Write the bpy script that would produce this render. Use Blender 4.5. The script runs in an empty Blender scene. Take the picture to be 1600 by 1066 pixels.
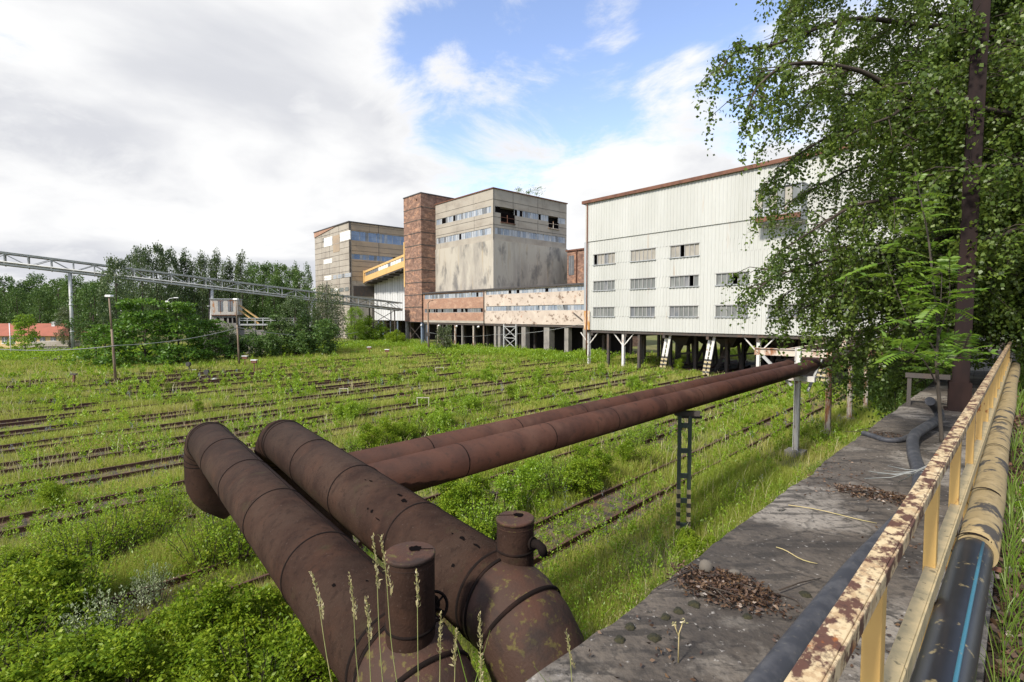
import bpy, math, random
import numpy as np
from mathutils import Vector, Matrix
random.seed(7)
RS = np.random.RandomState(11)
R = math.radians
sc = bpy.context.scene
col = sc.collection

# ------------------------------------------------------------------ camera, sky, sun, exposure
EYE = 6.8                         # metres above the railway yard (stands on the loading platform embankment)
FPX = 800.0                       # focal length in photo pixels (1600 wide)
PITCH = math.atan(40.0 / 800.0)
cam_d = bpy.data.cameras.new('camera'); cam = bpy.data.objects.new('camera', cam_d); col.objects.link(cam)
cam_d.sensor_width = 36; cam_d.lens = 18; cam_d.clip_start = 0.05; cam_d.clip_end = 6000
cam.location = (0, 0, EYE); cam.rotation_euler = (math.pi / 2 - PITCH, 0, 0)
sc.camera = cam
sc.view_settings.view_transform = 'Standard'; sc.view_settings.look = 'None'
sc.view_settings.exposure = 0.42; sc.view_settings.gamma = 1.0
sc.cycles.max_bounces = 6; sc.cycles.transparent_max_bounces = 4
sc.cycles.use_denoising = True

def ray(px, py):
    u = (px - 800) / FPX; v = (533 - py) / FPX
    c, s = math.cos(PITCH), math.sin(PITCH)
    return Vector((u, c + v * s, -s + v * c))
def G(px, py, z=0.0):             # the point of the horizontal plane z seen at a place in the photograph
    d = ray(px, py); k = (z - EYE) / d.z
    return Vector((d.x * k, d.y * k, z))
def AT(px, py, depth):
    d = ray(px, py); k = depth / d.y
    return Vector((d.x * k, depth, EYE + d.z * k))

SUN = Vector((-0.52, -0.55, 0.66)).normalized()
world = bpy.data.worlds.new("World"); sc.world = world; world.use_nodes = True
wn = world.node_tree.nodes; wl = world.node_tree.links; wn.clear()
SKY_STR = 0.12
def build_world():
    out = wn.new('ShaderNodeOutputWorld'); bg = wn.new('ShaderNodeBackground'); bg.inputs[1].default_value = SKY_STR
    sky = wn.new('ShaderNodeTexSky'); sky.sky_type = 'NISHITA'; sky.sun_disc = False
    sky.sun_elevation = math.asin(SUN.z); sky.sun_rotation = math.atan2(SUN.x, SUN.y)
    sky.air_density = 1.0; sky.dust_density = 0.6; sky.ozone_density = 2.0; sky.altitude = 100
    tc = wn.new('ShaderNodeTexCoord')
    nrm = wn.new('ShaderNodeVectorMath'); nrm.operation = 'NORMALIZE'; wl.new(tc.outputs['Generated'], nrm.inputs[0])
    sep = wn.new('ShaderNodeSeparateXYZ'); wl.new(nrm.outputs[0], sep.inputs[0])
    def math_(op, a, b=None, clamp=False):
        n = wn.new('ShaderNodeMath'); n.operation = op; n.use_clamp = clamp
        for i, x in enumerate((a, b)):
            if x is None: continue
            if isinstance(x, (int, float)): n.inputs[i].default_value = x
            else: wl.new(x, n.inputs[i])
        return n.outputs[0]
    zc = math_('MAXIMUM', sep.outputs[2], 0.0); zz = math_('ADD', zc, 0.22)
    cx = math_('DIVIDE', sep.outputs[0], zz); cy = math_('DIVIDE', sep.outputs[1], zz)
    cmb = wn.new('ShaderNodeCombineXYZ'); wl.new(cx, cmb.inputs[0]); wl.new(cy, cmb.inputs[1])
    def noise(scale, detail, rough, off=0.0, dist=0.0):
        mp = wn.new('ShaderNodeMapping'); wl.new(cmb.outputs[0], mp.inputs[0])
        mp.inputs['Location'].default_value = (off, off * 0.7, off * 0.3)
        n = wn.new('ShaderNodeTexNoise'); n.inputs['Scale'].default_value = scale; n.inputs['Detail'].default_value = detail
        n.inputs['Roughness'].default_value = rough; n.inputs['Distortion'].default_value = dist
        wl.new(mp.outputs[0], n.inputs['Vector']); return n.outputs['Fac']
    cover = math_('ADD', math_('MULTIPLY', noise(2.0, 14, 0.66, 3.1, 0.45), 2.0), -0.50)
    # where the sky is open and where it is closed: directions over the yard
    for (px, py, rad, w) in ((860, 50, 0.34, -0.36), (690, 120, 0.15, -0.14), (780, 130, 0.2, -0.2), (740, 165, 0.15, -0.14), (930, 120, 0.16, -0.08), (1130, 40, 0.25, -0.08), (250, 120, 0.75, 0.26),
                             (460, 60, 0.3, 0.16), (1060, 135, 0.07, 0.25), (955, 20, 0.055, 0.33), (700, 105, 0.04, 0.22), (850, 215, 0.16, 0.20), (950, 230, 0.18, 0.16), (1150, 270, 0.24, 0.26), (1040, 70, 0.10, 0.12),
                             (1010, 245, 0.18, 0.05), (480, 160, 0.03, -0.2), (600, 330, 0.5, 0.22), (100, 330, 0.5, 0.2)):
        d = ray(px, py).normalized()
        dt = wn.new('ShaderNodeVectorMath'); dt.operation = 'DOT_PRODUCT'; wl.new(nrm.outputs[0], dt.inputs[0]); dt.inputs[1].default_value = d
        mr = wn.new('ShaderNodeMapRange'); mr.interpolation_type = 'SMOOTHSTEP'; mr.clamp = True
        mr.inputs[1].default_value = math.cos(rad * 1.3); mr.inputs[2].default_value = 1.0
        mr.inputs[3].default_value = 0; mr.inputs[4].default_value = w
        wl.new(dt.outputs['Value'], mr.inputs[0]); cover = math_('ADD', cover, mr.outputs[0])
    fac = wn.new('ShaderNodeMapRange'); fac.interpolation_type = 'SMOOTHSTEP'; fac.inputs[1].default_value = 0.30; fac.inputs[2].default_value = 0.76
    wl.new(cover, fac.inputs[0])
    thick = wn.new('ShaderNodeMapRange'); thick.interpolation_type = 'SMOOTHSTEP'; thick.inputs[1].default_value = 0.40; thick.inputs[2].default_value = 0.64
    wl.new(noise(1.3, 6, 0.5, 9.4, 0.3), thick.inputs[0])
    thick2 = math_('MULTIPLY', thick.outputs[0], math_('MULTIPLY', math_('SUBTRACT', cover, 0.5), 1.9, True), True)
    cm = wn.new('ShaderNodeMix'); cm.data_type = 'RGBA'; wl.new(thick2, cm.inputs['Factor'])
    k = 1.0 / SKY_STR
    cm.inputs['A'].default_value = (0.77 * k, 0.77 * k, 0.77 * k, 1); cm.inputs['B'].default_value = (0.54 * k, 0.55 * k, 0.585 * k, 1)
    sk = wn.new('ShaderNodeMix'); sk.data_type = 'RGBA'; sk.blend_type = 'MULTIPLY'; sk.inputs['Factor'].default_value = 1.0
    wl.new(sky.outputs[0], sk.inputs['A']); sk.inputs['B'].default_value = (2.1, 1.85, 1.85, 1)
    mx = wn.new('ShaderNodeMix'); mx.data_type = 'RGBA'; wl.new(fac.outputs[0], mx.inputs['Factor'])
    wl.new(sk.outputs['Result'], mx.inputs['A']); wl.new(cm.outputs['Result'], mx.inputs['B'])
    wl.new(mx.outputs['Result'], bg.inputs[0]); wl.new(bg.outputs[0], out.inputs[0])
build_world()
sun_d = bpy.data.lights.new('sun', 'SUN'); sun_d.energy = 4.3; sun_d.angle = R(6); sun_d.color = (1.0, 0.93, 0.82)
sun = bpy.data.objects.new('sun', sun_d); col.objects.link(sun)
sun.rotation_euler = SUN.to_track_quat('Z', 'Y').to_euler(); sun.location = (-40, -40, 60)

# ------------------------------------------------------------------ materials
def new_mat(name):
    m = bpy.data.materials.new(name); m.use_nodes = True
    nt = m.node_tree; nt.nodes.clear()
    out = nt.nodes.new('ShaderNodeOutputMaterial'); return m, nt, out
def surf(name, base, layers=(), rough=0.8, metal=0.0, bump=None, spec=0.4, brick=None):
    """layers: (colour, (sx,sy,sz), detail, lo, hi, strength[, seed])  noise patches laid one over another in object space"""
    m, nt, out = new_mat(name); N = nt.nodes; L = nt.links
    b = N.new('ShaderNodeBsdfPrincipled'); L.new(b.outputs[0], out.inputs[0])
    b.inputs['Roughness'].default_value = rough; b.inputs['Metallic'].default_value = metal
    b.inputs['Specular IOR Level'].default_value = spec
    tc = N.new('ShaderNodeTexCoord'); cur = None
    if brick:
        sp = N.new('ShaderNodeSeparateXYZ'); L.new(tc.outputs['Object'], sp.inputs[0])
        ad = N.new('ShaderNodeMath'); L.new(sp.outputs[0], ad.inputs[0]); L.new(sp.outputs[1], ad.inputs[1])
        cb = N.new('ShaderNodeCombineXYZ'); L.new(ad.outputs[0], cb.inputs[0]); L.new(sp.outputs[2], cb.inputs[1])
        bt = N.new('ShaderNodeTexBrick'); L.new(cb.outputs[0], bt.inputs['Vector'])
        bt.inputs['Color1'].default_value = (*base, 1); bt.inputs['Color2'].default_value = (*brick[0], 1); bt.inputs['Mortar'].default_value = (*brick[1], 1)
        bt.inputs['Scale'].default_value = 1.0; bt.inputs['Brick Width'].default_value = brick[2]; bt.inputs['Row Height'].default_value = brick[3]
        bt.inputs['Mortar Size'].default_value = brick[4]; cur = bt.outputs['Color']
    for i, ly in enumerate(layers):
        c, s, det, lo, hi, st = ly[:6]
        mp = N.new('ShaderNodeMapping'); mp.inputs['Scale'].default_value = s; mp.inputs['Location'].default_value = (i * 7.3 + 1, i * 3.1, i * 5.7)
        L.new(tc.outputs['Object'], mp.inputs[0])
        n = N.new('ShaderNodeTexNoise'); n.inputs['Scale'].default_value = 1; n.inputs['Detail'].default_value = det; n.inputs['Roughness'].default_value = 0.62
        L.new(mp.outputs[0], n.inputs['Vector'])
        mr = N.new('ShaderNodeMapRange'); mr.inputs[1].default_value = lo; mr.inputs[2].default_value = hi; mr.inputs[4].default_value = st
        L.new(n.outputs['Fac'], mr.inputs[0])
        mx = N.new('ShaderNodeMix'); mx.data_type = 'RGBA'; L.new(mr.outputs[0], mx.inputs['Factor'])
        if cur is None: mx.inputs['A'].default_value = (*base, 1)
        else: L.new(cur, mx.inputs['A'])
        mx.inputs['B'].default_value = (*c, 1); cur = mx.outputs['Result']
    if cur is None: b.inputs['Base Color'].default_value = (*base, 1)
    else: L.new(cur, b.inputs['Base Color'])
    if bump:
        n = N.new('ShaderNodeTexNoise'); n.inputs['Scale'].default_value = bump[0]; n.inputs['Detail'].default_value = 6
        L.new(tc.outputs['Object'], n.inputs['Vector'])
        bp = N.new('ShaderNodeBump'); bp.inputs['Strength'].default_value = bump[1]; bp.inputs['Distance'].default_value = bump[2]
        L.new(n.outputs['Fac'], bp.inputs['Height']); L.new(bp.outputs[0], b.inputs['Normal'])
    return m
def leaf(name, cols, trans=0.35, nscale=0.25, gloss=0.06, rnd=0.6):
    """cols: list of colours across the random leaf-to-leaf range"""
    m, nt, out = new_mat(name); N = nt.nodes; L = nt.links
    ge = N.new('ShaderNodeNewGeometry'); tc = N.new('ShaderNodeTexCoord')
    ns = N.new('ShaderNodeTexNoise'); ns.inputs['Scale'].default_value = nscale; ns.inputs['Detail'].default_value = 3; L.new(ge.outputs['Position'], ns.inputs['Vector'])
    a = N.new('ShaderNodeMath'); a.operation = 'MULTIPLY'; a.inputs[1].default_value = rnd; L.new(ge.outputs['Random Per Island'], a.inputs[0])
    b_ = N.new('ShaderNodeMath'); b_.operation = 'MULTIPLY_ADD'; b_.inputs[1].default_value = 2.2 * (1 - rnd); b_.inputs[2].default_value = -0.6 * (1 - rnd); L.new(ns.outputs['Fac'], b_.inputs[0])
    s_ = N.new('ShaderNodeMath'); s_.operation = 'ADD'; s_.use_clamp = True; L.new(a.outputs[0], s_.inputs[0]); L.new(b_.outputs[0], s_.inputs[1])
    cr = N.new('ShaderNodeValToRGB'); L.new(s_.outputs[0], cr.inputs[0])
    e = cr.color_ramp.elements
    while len(e) < len(cols): e.new(0.5)
    for i, c in enumerate(cols): e[i].position = i / (len(cols) - 1); e[i].color = (*c, 1)
    d = N.new('ShaderNodeBsdfDiffuse'); t = N.new('ShaderNodeBsdfTranslucent'); mx = N.new('ShaderNodeMixShader'); mx.inputs[0].default_value = trans
    L.new(cr.outputs[0], d.inputs[0])
    hs = N.new('ShaderNodeHueSaturation'); hs.inputs['Value'].default_value = 1.5; hs.inputs['Hue'].default_value = 0.485; L.new(cr.outputs[0], hs.inputs['Color']); L.new(hs.outputs[0], t.inputs[0])
    L.new(d.outputs[0], mx.inputs[1]); L.new(t.outputs[0], mx.inputs[2])
    g = N.new('ShaderNodeBsdfGlossy'); g.inputs['Roughness'].default_value = 0.45; m2 = N.new('ShaderNodeMixShader'); m2.inputs[0].default_value = gloss
    L.new(mx.outputs[0], m2.inputs[1]); L.new(g.outputs[0], m2.inputs[2]); L.new(m2.outputs[0], out.inputs[0])
    return m

RUSTY = (0.11, 0.035, 0.014)
M = {}
M['pipe'] = surf('rusted_pipe_steel', (0.037, 0.020, 0.0135), [((0.020, 0.010, 0.007), (1.6, 1.6, 1.6), 7, 0.42, 0.60, 0.85), ((0.058, 0.028, 0.017), (2.4, 2.4, 2.4), 8, 0.52, 0.66, 0.5),
        ((0.052, 0.033, 0.023), (0.9, 0.9, 0.9), 9, 0.5, 0.64, 0.5), ((0.018, 0.010, 0.007), (11, 11, 11), 8, 0.54, 0.64, 0.6), ((0.11, 0.085, 0.068), (34, 34, 34), 5, 0.63, 0.72, 0.45), ((0.05, 0.05, 0.022), (3, 3, 3), 9, 0.60, 0.70, 0.25)], rough=0.85, bump=(42, 0.42, 0.012), spec=0.15)
M['pipe2'] = surf('red_brown_pipe_steel', (0.058, 0.023, 0.014), [((0.030, 0.012, 0.008), (1.1, 1.1, 1.1), 7, 0.42, 0.60, 0.8), ((0.085, 0.042, 0.028), (0.7, 0.7, 0.7), 8, 0.52, 0.66, 0.6),
        ((0.020, 0.010, 0.007), (5, 5, 5), 8, 0.55, 0.66, 0.6)], rough=0.75, bump=(30, 0.3, 0.01), spec=0.25)
M['pipe_dark'] = surf('dark_seam_steel', (0.010, 0.007, 0.006), [((0.028, 0.014, 0.010), (5, 5, 5), 5, 0.5, 0.7, 0.6)], rough=0.9, spec=0.1)
M['void'] = surf('unlit_hollow', (0.006, 0.005, 0.005), rough=1.0, spec=0.0)  # near-black colour stands in for the shade inside holes and openings
M['lichen_rust'] = surf('lichen_spotted_rust', (0.042, 0.021, 0.013), [((0.075, 0.028, 0.014), (1.8, 1.8, 1.8), 5, 0.45, 0.65, 0.7), ((0.10, 0.085, 0.018), (14, 14, 14), 6, 0.57, 0.63, 0.7), ((0.014, 0.009, 0.007), (2.2, 2.2, 2.2), 8, 0.52, 0.64, 0.75)], rough=0.8, bump=(42, 0.4, 0.012))
M['corr'] = surf('white_corrugated_sheet', (0.45, 0.46, 0.43), [((0.36, 0.368, 0.335), (0.25, 0.25, 0.05), 6, 0.4, 0.65, 0.7), ((0.40, 0.41, 0.37), (1.7, 1.7, 0.04), 5, 0.55, 0.72, 0.45),
        ((0.30, 0.17, 0.07), (1.1, 1.1, 0.10), 7, 0.65, 0.76, 0.6)], rough=0.55)
M['corr_grey'] = surf('dull_grey_sheet', (0.33, 0.35, 0.36), [((0.22, 0.23, 0.23), (1.2, 1.2, 0.1), 5, 0.45, 0.65, 0.7), ((0.25, 0.13, 0.06), (1.5, 1.5, 0.3), 6, 0.6, 0.72, 0.7)], rough=0.6)
M['rust_trim'] = surf('rusted_trim', (0.15, 0.068, 0.042), [((0.075, 0.033, 0.022), (1.5, 1.5, 1.5), 5, 0.45, 0.65, 0.8)], rough=0.8)
M['rust_streak'] = surf('orange_rust_sheet', (0.42, 0.22, 0.07), [((0.55, 0.5, 0.42), (2, 2, 0.4), 5, 0.5, 0.62, 0.9)], rough=0.8)
M['conc'] = surf('stained_concrete_panel', (0.335, 0.305, 0.255), [((0.23, 0.20, 0.165), (0.18, 0.18, 0.35), 7, 0.45, 0.65, 0.75), ((0.37, 0.33, 0.27), (0.5, 0.5, 0.10), 6, 0.5, 0.7, 0.5),
        ((0.09, 0.085, 0.08), (1.4, 1.4, 0.12), 6, 0.60, 0.75, 0.65), ((0.32, 0.19, 0.09), (0.8, 0.8, 0.2), 6, 0.66, 0.76, 0.5)], rough=0.9)
M['conc_low'] = surf('streaked_bunker_concrete', (0.39, 0.36, 0.30), [((0.25, 0.23, 0.20), (0.22, 0.22, 0.07), 7, 0.44, 0.60, 0.9), ((0.30, 0.23, 0.13), (0.9, 0.9, 0.09), 6, 0.56, 0.72, 0.6),
        ((0.09, 0.09, 0.09), (0.35, 0.35, 0.18), 9, 0.53, 0.66, 0.72), ((0.42, 0.40, 0.36), (0.7, 0.7, 0.05), 5, 0.6, 0.75, 0.5)], rough=0.9)
M['seam'] = surf('dark_joint', (0.055, 0.05, 0.045), [((0.14, 0.12, 0.10), (0.8, 0.8, 0.8), 5, 0.5, 0.65, 0.8)], rough=1.0)
M['tanpanel'] = surf('tan_concrete_panel', (0.33, 0.255, 0.175), [((0.24, 0.20, 0.16), (0.25, 0.25, 0.3), 6, 0.45, 0.65, 0.7), ((0.12, 0.10, 0.09), (1.2, 1.2, 0.15), 6, 0.62, 0.75, 0.6)], rough=0.9)
M['brick'] = surf('weathered_brick', (0.31, 0.17, 0.11), [((0.14, 0.08, 0.058), (0.8, 0.8, 1.5), 8, 0.45, 0.57, 0.85), ((0.40, 0.225, 0.14), (0.5, 0.5, 1.2), 7, 0.53, 0.62, 0.8), ((0.09, 0.06, 0.05), (1.1, 1.1, 0.7), 8, 0.55, 0.66, 0.6),
        ((0.40, 0.31, 0.24), (2.2, 2.2, 3.0), 5, 0.62, 0.72, 0.5)], rough=0.95, brick=((0.22, 0.095, 0.06), (0.20, 0.16, 0.13), 0.52, 0.16, 0.03))
M['brick_pale'] = surf('pale_orange_brick', (0.40, 0.20, 0.115), [((0.27, 0.16, 0.11), (0.7, 0.7, 1.2), 6, 0.45, 0.62, 0.7), ((0.45, 0.30, 0.21), (0.5, 0.5, 0.9), 6, 0.5, 0.66, 0.65), ((0.10, 0.07, 0.055), (1.0, 1.0, 1.0), 7, 0.60, 0.72, 0.7)], rough=0.95, brick=((0.30, 0.14, 0.08), (0.26, 0.2, 0.16), 0.52, 0.16, 0.03))
M['cream_peel'] = surf('peeling_cream_render', (0.47, 0.40, 0.33), [((0.38, 0.315, 0.26), (0.4, 0.4, 0.5), 5, 0.45, 0.62, 0.6), ((0.60, 0.53, 0.44), (0.5, 0.5, 0.3), 5, 0.52, 0.7, 0.6), ((0.12, 0.075, 0.05), (0.9, 0.9, 1.3), 9, 0.565, 0.62, 0.8), ((0.30, 0.13, 0.07), (1.4, 1.4, 1.2), 6, 0.64, 0.68, 0.8)], rough=0.9)
M['gl_a'] = surf('dusty_blue_glass', (0.19, 0.225, 0.27), [((0.33, 0.36, 0.40), (0.9, 0.9, 0.3), 4, 0.45, 0.65, 0.8)], rough=0.25, spec=0.6)
M['gl_b'] = surf('pale_ribbed_glass', (0.36, 0.38, 0.40), [((0.22, 0.245, 0.27), (1.3, 1.3, 0.4), 4, 0.45, 0.65, 0.7)], rough=0.3, spec=0.6)
M['gl_c'] = surf('dark_dirty_glass', (0.12, 0.13, 0.14), [((0.22, 0.22, 0.22), (1.3, 1.3, 0.6), 4, 0.45, 0.65, 0.7)], rough=0.35, spec=0.6)
M['gl_blue'] = surf('blue_sheet_glass', (0.13, 0.20, 0.33), [((0.22, 0.29, 0.40), (0.5, 0.5, 0.4), 4, 0.45, 0.65, 0.8)], rough=0.25, spec=0.6)
M['gl_white'] = surf('whitewashed_pane', (0.68, 0.68, 0.64), [((0.5, 0.5, 0.46), (1, 1, 1), 4, 0.5, 0.7, 0.7)], rough=0.5)
M['gl_grey'] = surf('grey_wired_glass', (0.13, 0.14, 0.135), [((0.22, 0.23, 0.215), (1.2, 1.2, 0.4), 4, 0.45, 0.65, 0.8)], rough=0.3, spec=0.6)
M['gl_tan'] = surf('tan_dusty_glass', (0.31, 0.29, 0.245), [((0.20, 0.195, 0.17), (1.2, 1.2, 0.6), 4, 0.45, 0.65, 0.7)], rough=0.45)
M['core'] = surf('dark_interior', (0.022, 0.02, 0.019), rough=1.0, spec=0.0)  # near-black; stands in for shade in rooms and under floors, also bunker walls
M['frame_grey'] = surf('grey_frame_metal', (0.30, 0.30, 0.29), rough=0.6)
M['yellow'] = surf('ochre_cladding', (0.56, 0.36, 0.14), [((0.46, 0.29, 0.12), (0.5, 0.5, 0.3), 5, 0.45, 0.65, 0.7)], rough=0.7)
M['whitewall'] = surf('pale_panel_wall', (0.52, 0.53, 0.53), [((0.42, 0.43, 0.43), (0.5, 0.5, 0.06), 6, 0.42, 0.65, 0.8)], rough=0.8)
M['steel_grey'] = surf('galvanised_steel', (0.42, 0.43, 0.42), [((0.28, 0.285, 0.27), (1.2, 1.2, 1.2), 5, 0.45, 0.65, 0.7), ((0.20, 0.11, 0.06), (1.5, 1.5, 1.5), 6, 0.62, 0.75, 0.6)], rough=0.6, metal=0.2)
M['steel_blue'] = surf('blue_grey_paint', (0.15, 0.19, 0.25), [((0.08, 0.07, 0.06), (1.5, 1.5, 1.0), 5, 0.55, 0.7, 0.7)], rough=0.6)
M['white_steel'] = surf('flaking_white_paint', (0.58, 0.57, 0.54), [((0.45, 0.43, 0.39), (1.5, 1.5, 0.8), 5, 0.45, 0.65, 0.7), ((0.22, 0.09, 0.035), (3.5, 3.5, 1.6), 7, 0.59, 0.66, 0.9)], rough=0.7)
M['white_rust'] = surf('rust_eaten_white_paint', (0.50, 0.45, 0.38), [((0.24, 0.10, 0.04), (2.6, 2.6, 0.9), 7, 0.47, 0.58, 0.95), ((0.08, 0.04, 0.025), (4, 4, 2), 6, 0.6, 0.7, 0.7)], rough=0.8)
M['cabin_paint'] = surf('rust_run_cabin_paint', (0.42, 0.40, 0.36), [((0.34, 0.31, 0.27), (1, 1, 0.4), 5, 0.45, 0.62, 0.7), ((0.33, 0.14, 0.045), (1.1, 1.1, 0.45), 7, 0.53, 0.62, 0.9)], rough=0.8)
M['hoop'] = surf('weathered_cream_steel', (0.38, 0.36, 0.28), [((0.22, 0.13, 0.07), (4, 4, 4), 5, 0.55, 0.65, 0.8)], rough=0.8)
M['dark_steel'] = surf('sooty_steel', (0.06, 0.052, 0.046), [((0.12, 0.07, 0.045), (1.6, 1.6, 1.0), 5, 0.5, 0.7, 0.7)], rough=0.8)  # dark grey-brown base with random lighter brown patches
M['conc_col'] = surf('grey_concrete_column', (0.24, 0.225, 0.20), [((0.15, 0.14, 0.13), (0.9, 0.9, 0.5), 6, 0.45, 0.65, 0.8), ((0.36, 0.34, 0.31), (1.2, 1.2, 0.6), 5, 0.6, 0.75, 0.6)], rough=0.95)
M['green_steel'] = surf('dark_green_paint', (0.055, 0.075, 0.06), [((0.10, 0.115, 0.10), (4, 4, 1.5), 5, 0.5, 0.66, 0.7), ((0.12, 0.05, 0.025), (6, 6, 3), 6, 0.64, 0.72, 0.8)], rough=0.6)
M['hz_yellow'] = surf('faded_warning_yellow', (0.40, 0.335, 0.19), [((0.25, 0.14, 0.06), (9, 9, 9), 5, 0.58, 0.68, 0.8)], rough=0.7)
M['hz_black'] = surf('faded_warning_black', (0.045, 0.042, 0.038), rough=0.7)
M['roof_dark'] = surf('tarred_roof_edge', (0.06, 0.055, 0.055), rough=0.9)
M['cream'] = surf('cream_rail_paint', (0.56, 0.44, 0.26), [((0.44, 0.34, 0.19), (6, 6, 6), 7, 0.45, 0.62, 0.7), ((0.62, 0.53, 0.36), (9, 9, 9), 5, 0.55, 0.7, 0.5), ((0.20, 0.14, 0.08), (60, 60, 60), 5, 0.58, 0.7, 0.6), ((0.30, 0.17, 0.08), (24, 30, 20), 9, 0.50, 0.56, 0.5), ((0.080, 0.030, 0.020), (21, 30, 18), 10, 0.475, 0.545, 0.96), ((0.035, 0.018, 0.014), (50, 50, 50), 6, 0.54, 0.64, 0.55), ((0.27, 0.09, 0.02), (14, 14, 6), 6, 0.64, 0.69, 0.9)], rough=0.6, bump=(60, 0.15, 0.003))
M['cream2'] = surf('ochre_post_paint', (0.56, 0.36, 0.115), [((0.46, 0.28, 0.09), (6, 6, 3), 5, 0.45, 0.65, 0.6), ((0.24, 0.08, 0.02), (16, 16, 8), 7, 0.60, 0.64, 0.95)], rough=0.6, bump=(60, 0.12, 0.003))
M['cream3'] = surf('mossy_cream_paint', (0.46, 0.36, 0.19), [((0.30, 0.25, 0.14), (14, 14, 14), 6, 0.45, 0.62, 0.7), ((0.10, 0.09, 0.05), (40, 40, 12), 6, 0.60, 0.68, 0.8)], rough=0.75, bump=(60, 0.2, 0.003))
M['pe_black'] = surf('black_plastic_pipe', (0.013, 0.014, 0.019), [((0.02, 0.022, 0.03), (5, 5, 5), 4, 0.45, 0.65, 0.7), ((0.24, 0.19, 0.09), (16, 16, 16), 7, 0.60, 0.65, 0.8)], rough=0.38, spec=0.55)
M['pe_blue'] = surf('blue_pipe_stripe', (0.04, 0.15, 0.21), [((0.2, 0.2, 0.16), (30, 30, 30), 5, 0.62, 0.7, 0.7)], rough=0.45)
M['mud'] = surf('mud_coated_pipe', (0.27, 0.205, 0.10), [((0.36, 0.28, 0.15), (8, 8, 8), 6, 0.5, 0.66, 0.7), ((0.15, 0.115, 0.06), (14, 14, 14), 7, 0.5, 0.64, 0.75), ((0.02, 0.022, 0.028), (5, 5, 5), 9, 0.55, 0.59, 0.9)], rough=0.85, bump=(55, 0.3, 0.004))
M['hose'] = surf('dusty_black_rubber', (0.035, 0.037, 0.044), [((0.09, 0.09, 0.095), (7, 7, 7), 5, 0.45, 0.66, 0.7), ((0.14, 0.13, 0.11), (30, 30, 30), 5, 0.6, 0.7, 0.4)], rough=0.6)
M['post_brown'] = surf('dark_brown_post_paint', (0.012, 0.0065, 0.006), [((0.022, 0.011, 0.009), (4, 4, 1), 5, 0.48, 0.66, 0.8)], rough=0.8, spec=0.2)
M['platform'] = surf('weathered_platform_concrete', (0.105, 0.088, 0.070), [((0.045, 0.038, 0.032), (1.3, 1.3, 1.3), 9, 0.42, 0.58, 0.85), ((0.25, 0.225, 0.19), (0.8, 0.8, 0.8), 10, 0.50, 0.585, 0.8), ((0.026, 0.023, 0.020), (2.2, 9, 9), 9, 0.53, 0.60, 0.75), ((0.032, 0.028, 0.024), (19, 19, 19), 8, 0.53, 0.63, 0.7),
        ((0.36, 0.34, 0.31), (24, 24, 24), 6, 0.64, 0.70, 0.7), ((0.016, 0.015, 0.011), (6.2, 6.2, 6.2), 8, 0.64, 0.67, 0.9)], rough=0.95, bump=(16, 0.9, 0.025))
M['soil'] = surf('yard_soil', (0.13, 0.13, 0.05), [((0.15, 0.18, 0.045), (0.25, 0.25, 0.25), 7, 0.45, 0.6, 0.7), ((0.20, 0.18, 0.085), (0.12, 0.12, 0.12), 7, 0.52, 0.66, 0.7), ((0.07, 0.06, 0.04), (1.1, 1.1, 1.1), 7, 0.55, 0.68, 0.6)], rough=1.0, spec=0.1)
M['litter_soil'] = surf('leaf_littered_soil', (0.045, 0.033, 0.022), [((0.10, 0.065, 0.035), (5, 5, 5), 7, 0.5, 0.65, 0.8), ((0.05, 0.06, 0.02), (1.5, 1.5, 1.5), 6, 0.55, 0.68, 0.7)], rough=1.0, bump=(20, 0.8, 0.03))
M['ballast'] = surf('stained_ballast', (0.12, 0.085, 0.058), [((0.14, 0.115, 0.09), (2.5, 2.5, 2.5), 7, 0.48, 0.62, 0.7), ((0.16, 0.06, 0.045), (0.35, 0.35, 0.35), 7, 0.56, 0.66, 0.75), ((0.10, 0.12, 0.03), (0.5, 0.5, 0.5), 7, 0.48, 0.6, 0.7)], rough=1.0, bump=(9, 0.8, 0.05), spec=0.1)
M['coal'] = surf('coal_dust_ground', (0.022, 0.02, 0.018), [((0.05, 0.045, 0.04), (0.8, 0.8, 0.8), 6, 0.5, 0.66, 0.7)], rough=1.0, spec=0.1)
M['rail'] = surf('rusty_rail', (0.085, 0.040, 0.026), [((0.05, 0.027, 0.02), (2, 2, 2), 5, 0.45, 0.65, 0.8), ((0.14, 0.08, 0.055), (1, 1, 1), 5, 0.55, 0.7, 0.6)], rough=0.8)
M['sleeper'] = surf('old_sleeper_wood', (0.06, 0.048, 0.038), [((0.11, 0.09, 0.07), (3, 3, 3), 5, 0.5, 0.66, 0.7)], rough=1.0)
M['bark'] = surf('grey_brown_bark', (0.075, 0.062, 0.048), [((0.035, 0.03, 0.025), (3, 3, 1), 6, 0.45, 0.62, 0.8)], rough=1.0)
M['birch_bark'] = surf('birch_bark', (0.40, 0.38, 0.35), [((0.05, 0.045, 0.04), (2.5, 2.5, 6), 6, 0.5, 0.6, 0.95)], rough=0.9)
M['twig'] = surf('dark_twig_bark', (0.045, 0.034, 0.026), [((0.10, 0.085, 0.065), (5, 5, 5), 4, 0.55, 0.7, 0.6)], rough=1.0)
M['straw'] = surf('dry_straw', (0.42, 0.34, 0.17), [((0.26, 0.24, 0.09), (9, 9, 9), 4, 0.45, 0.65, 0.7)], rough=0.9)
M['stalk'] = surf('green_stalk', (0.20, 0.22, 0.07), [((0.36, 0.30, 0.14), (9, 9, 9), 4, 0.45, 0.65, 0.8)], rough=0.8)
M['stone'] = surf('grey_stone', (0.12, 0.105, 0.085), [((0.10, 0.09, 0.075), (9, 9, 9), 5, 0.45, 0.62, 0.7)], rough=0.95)
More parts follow.
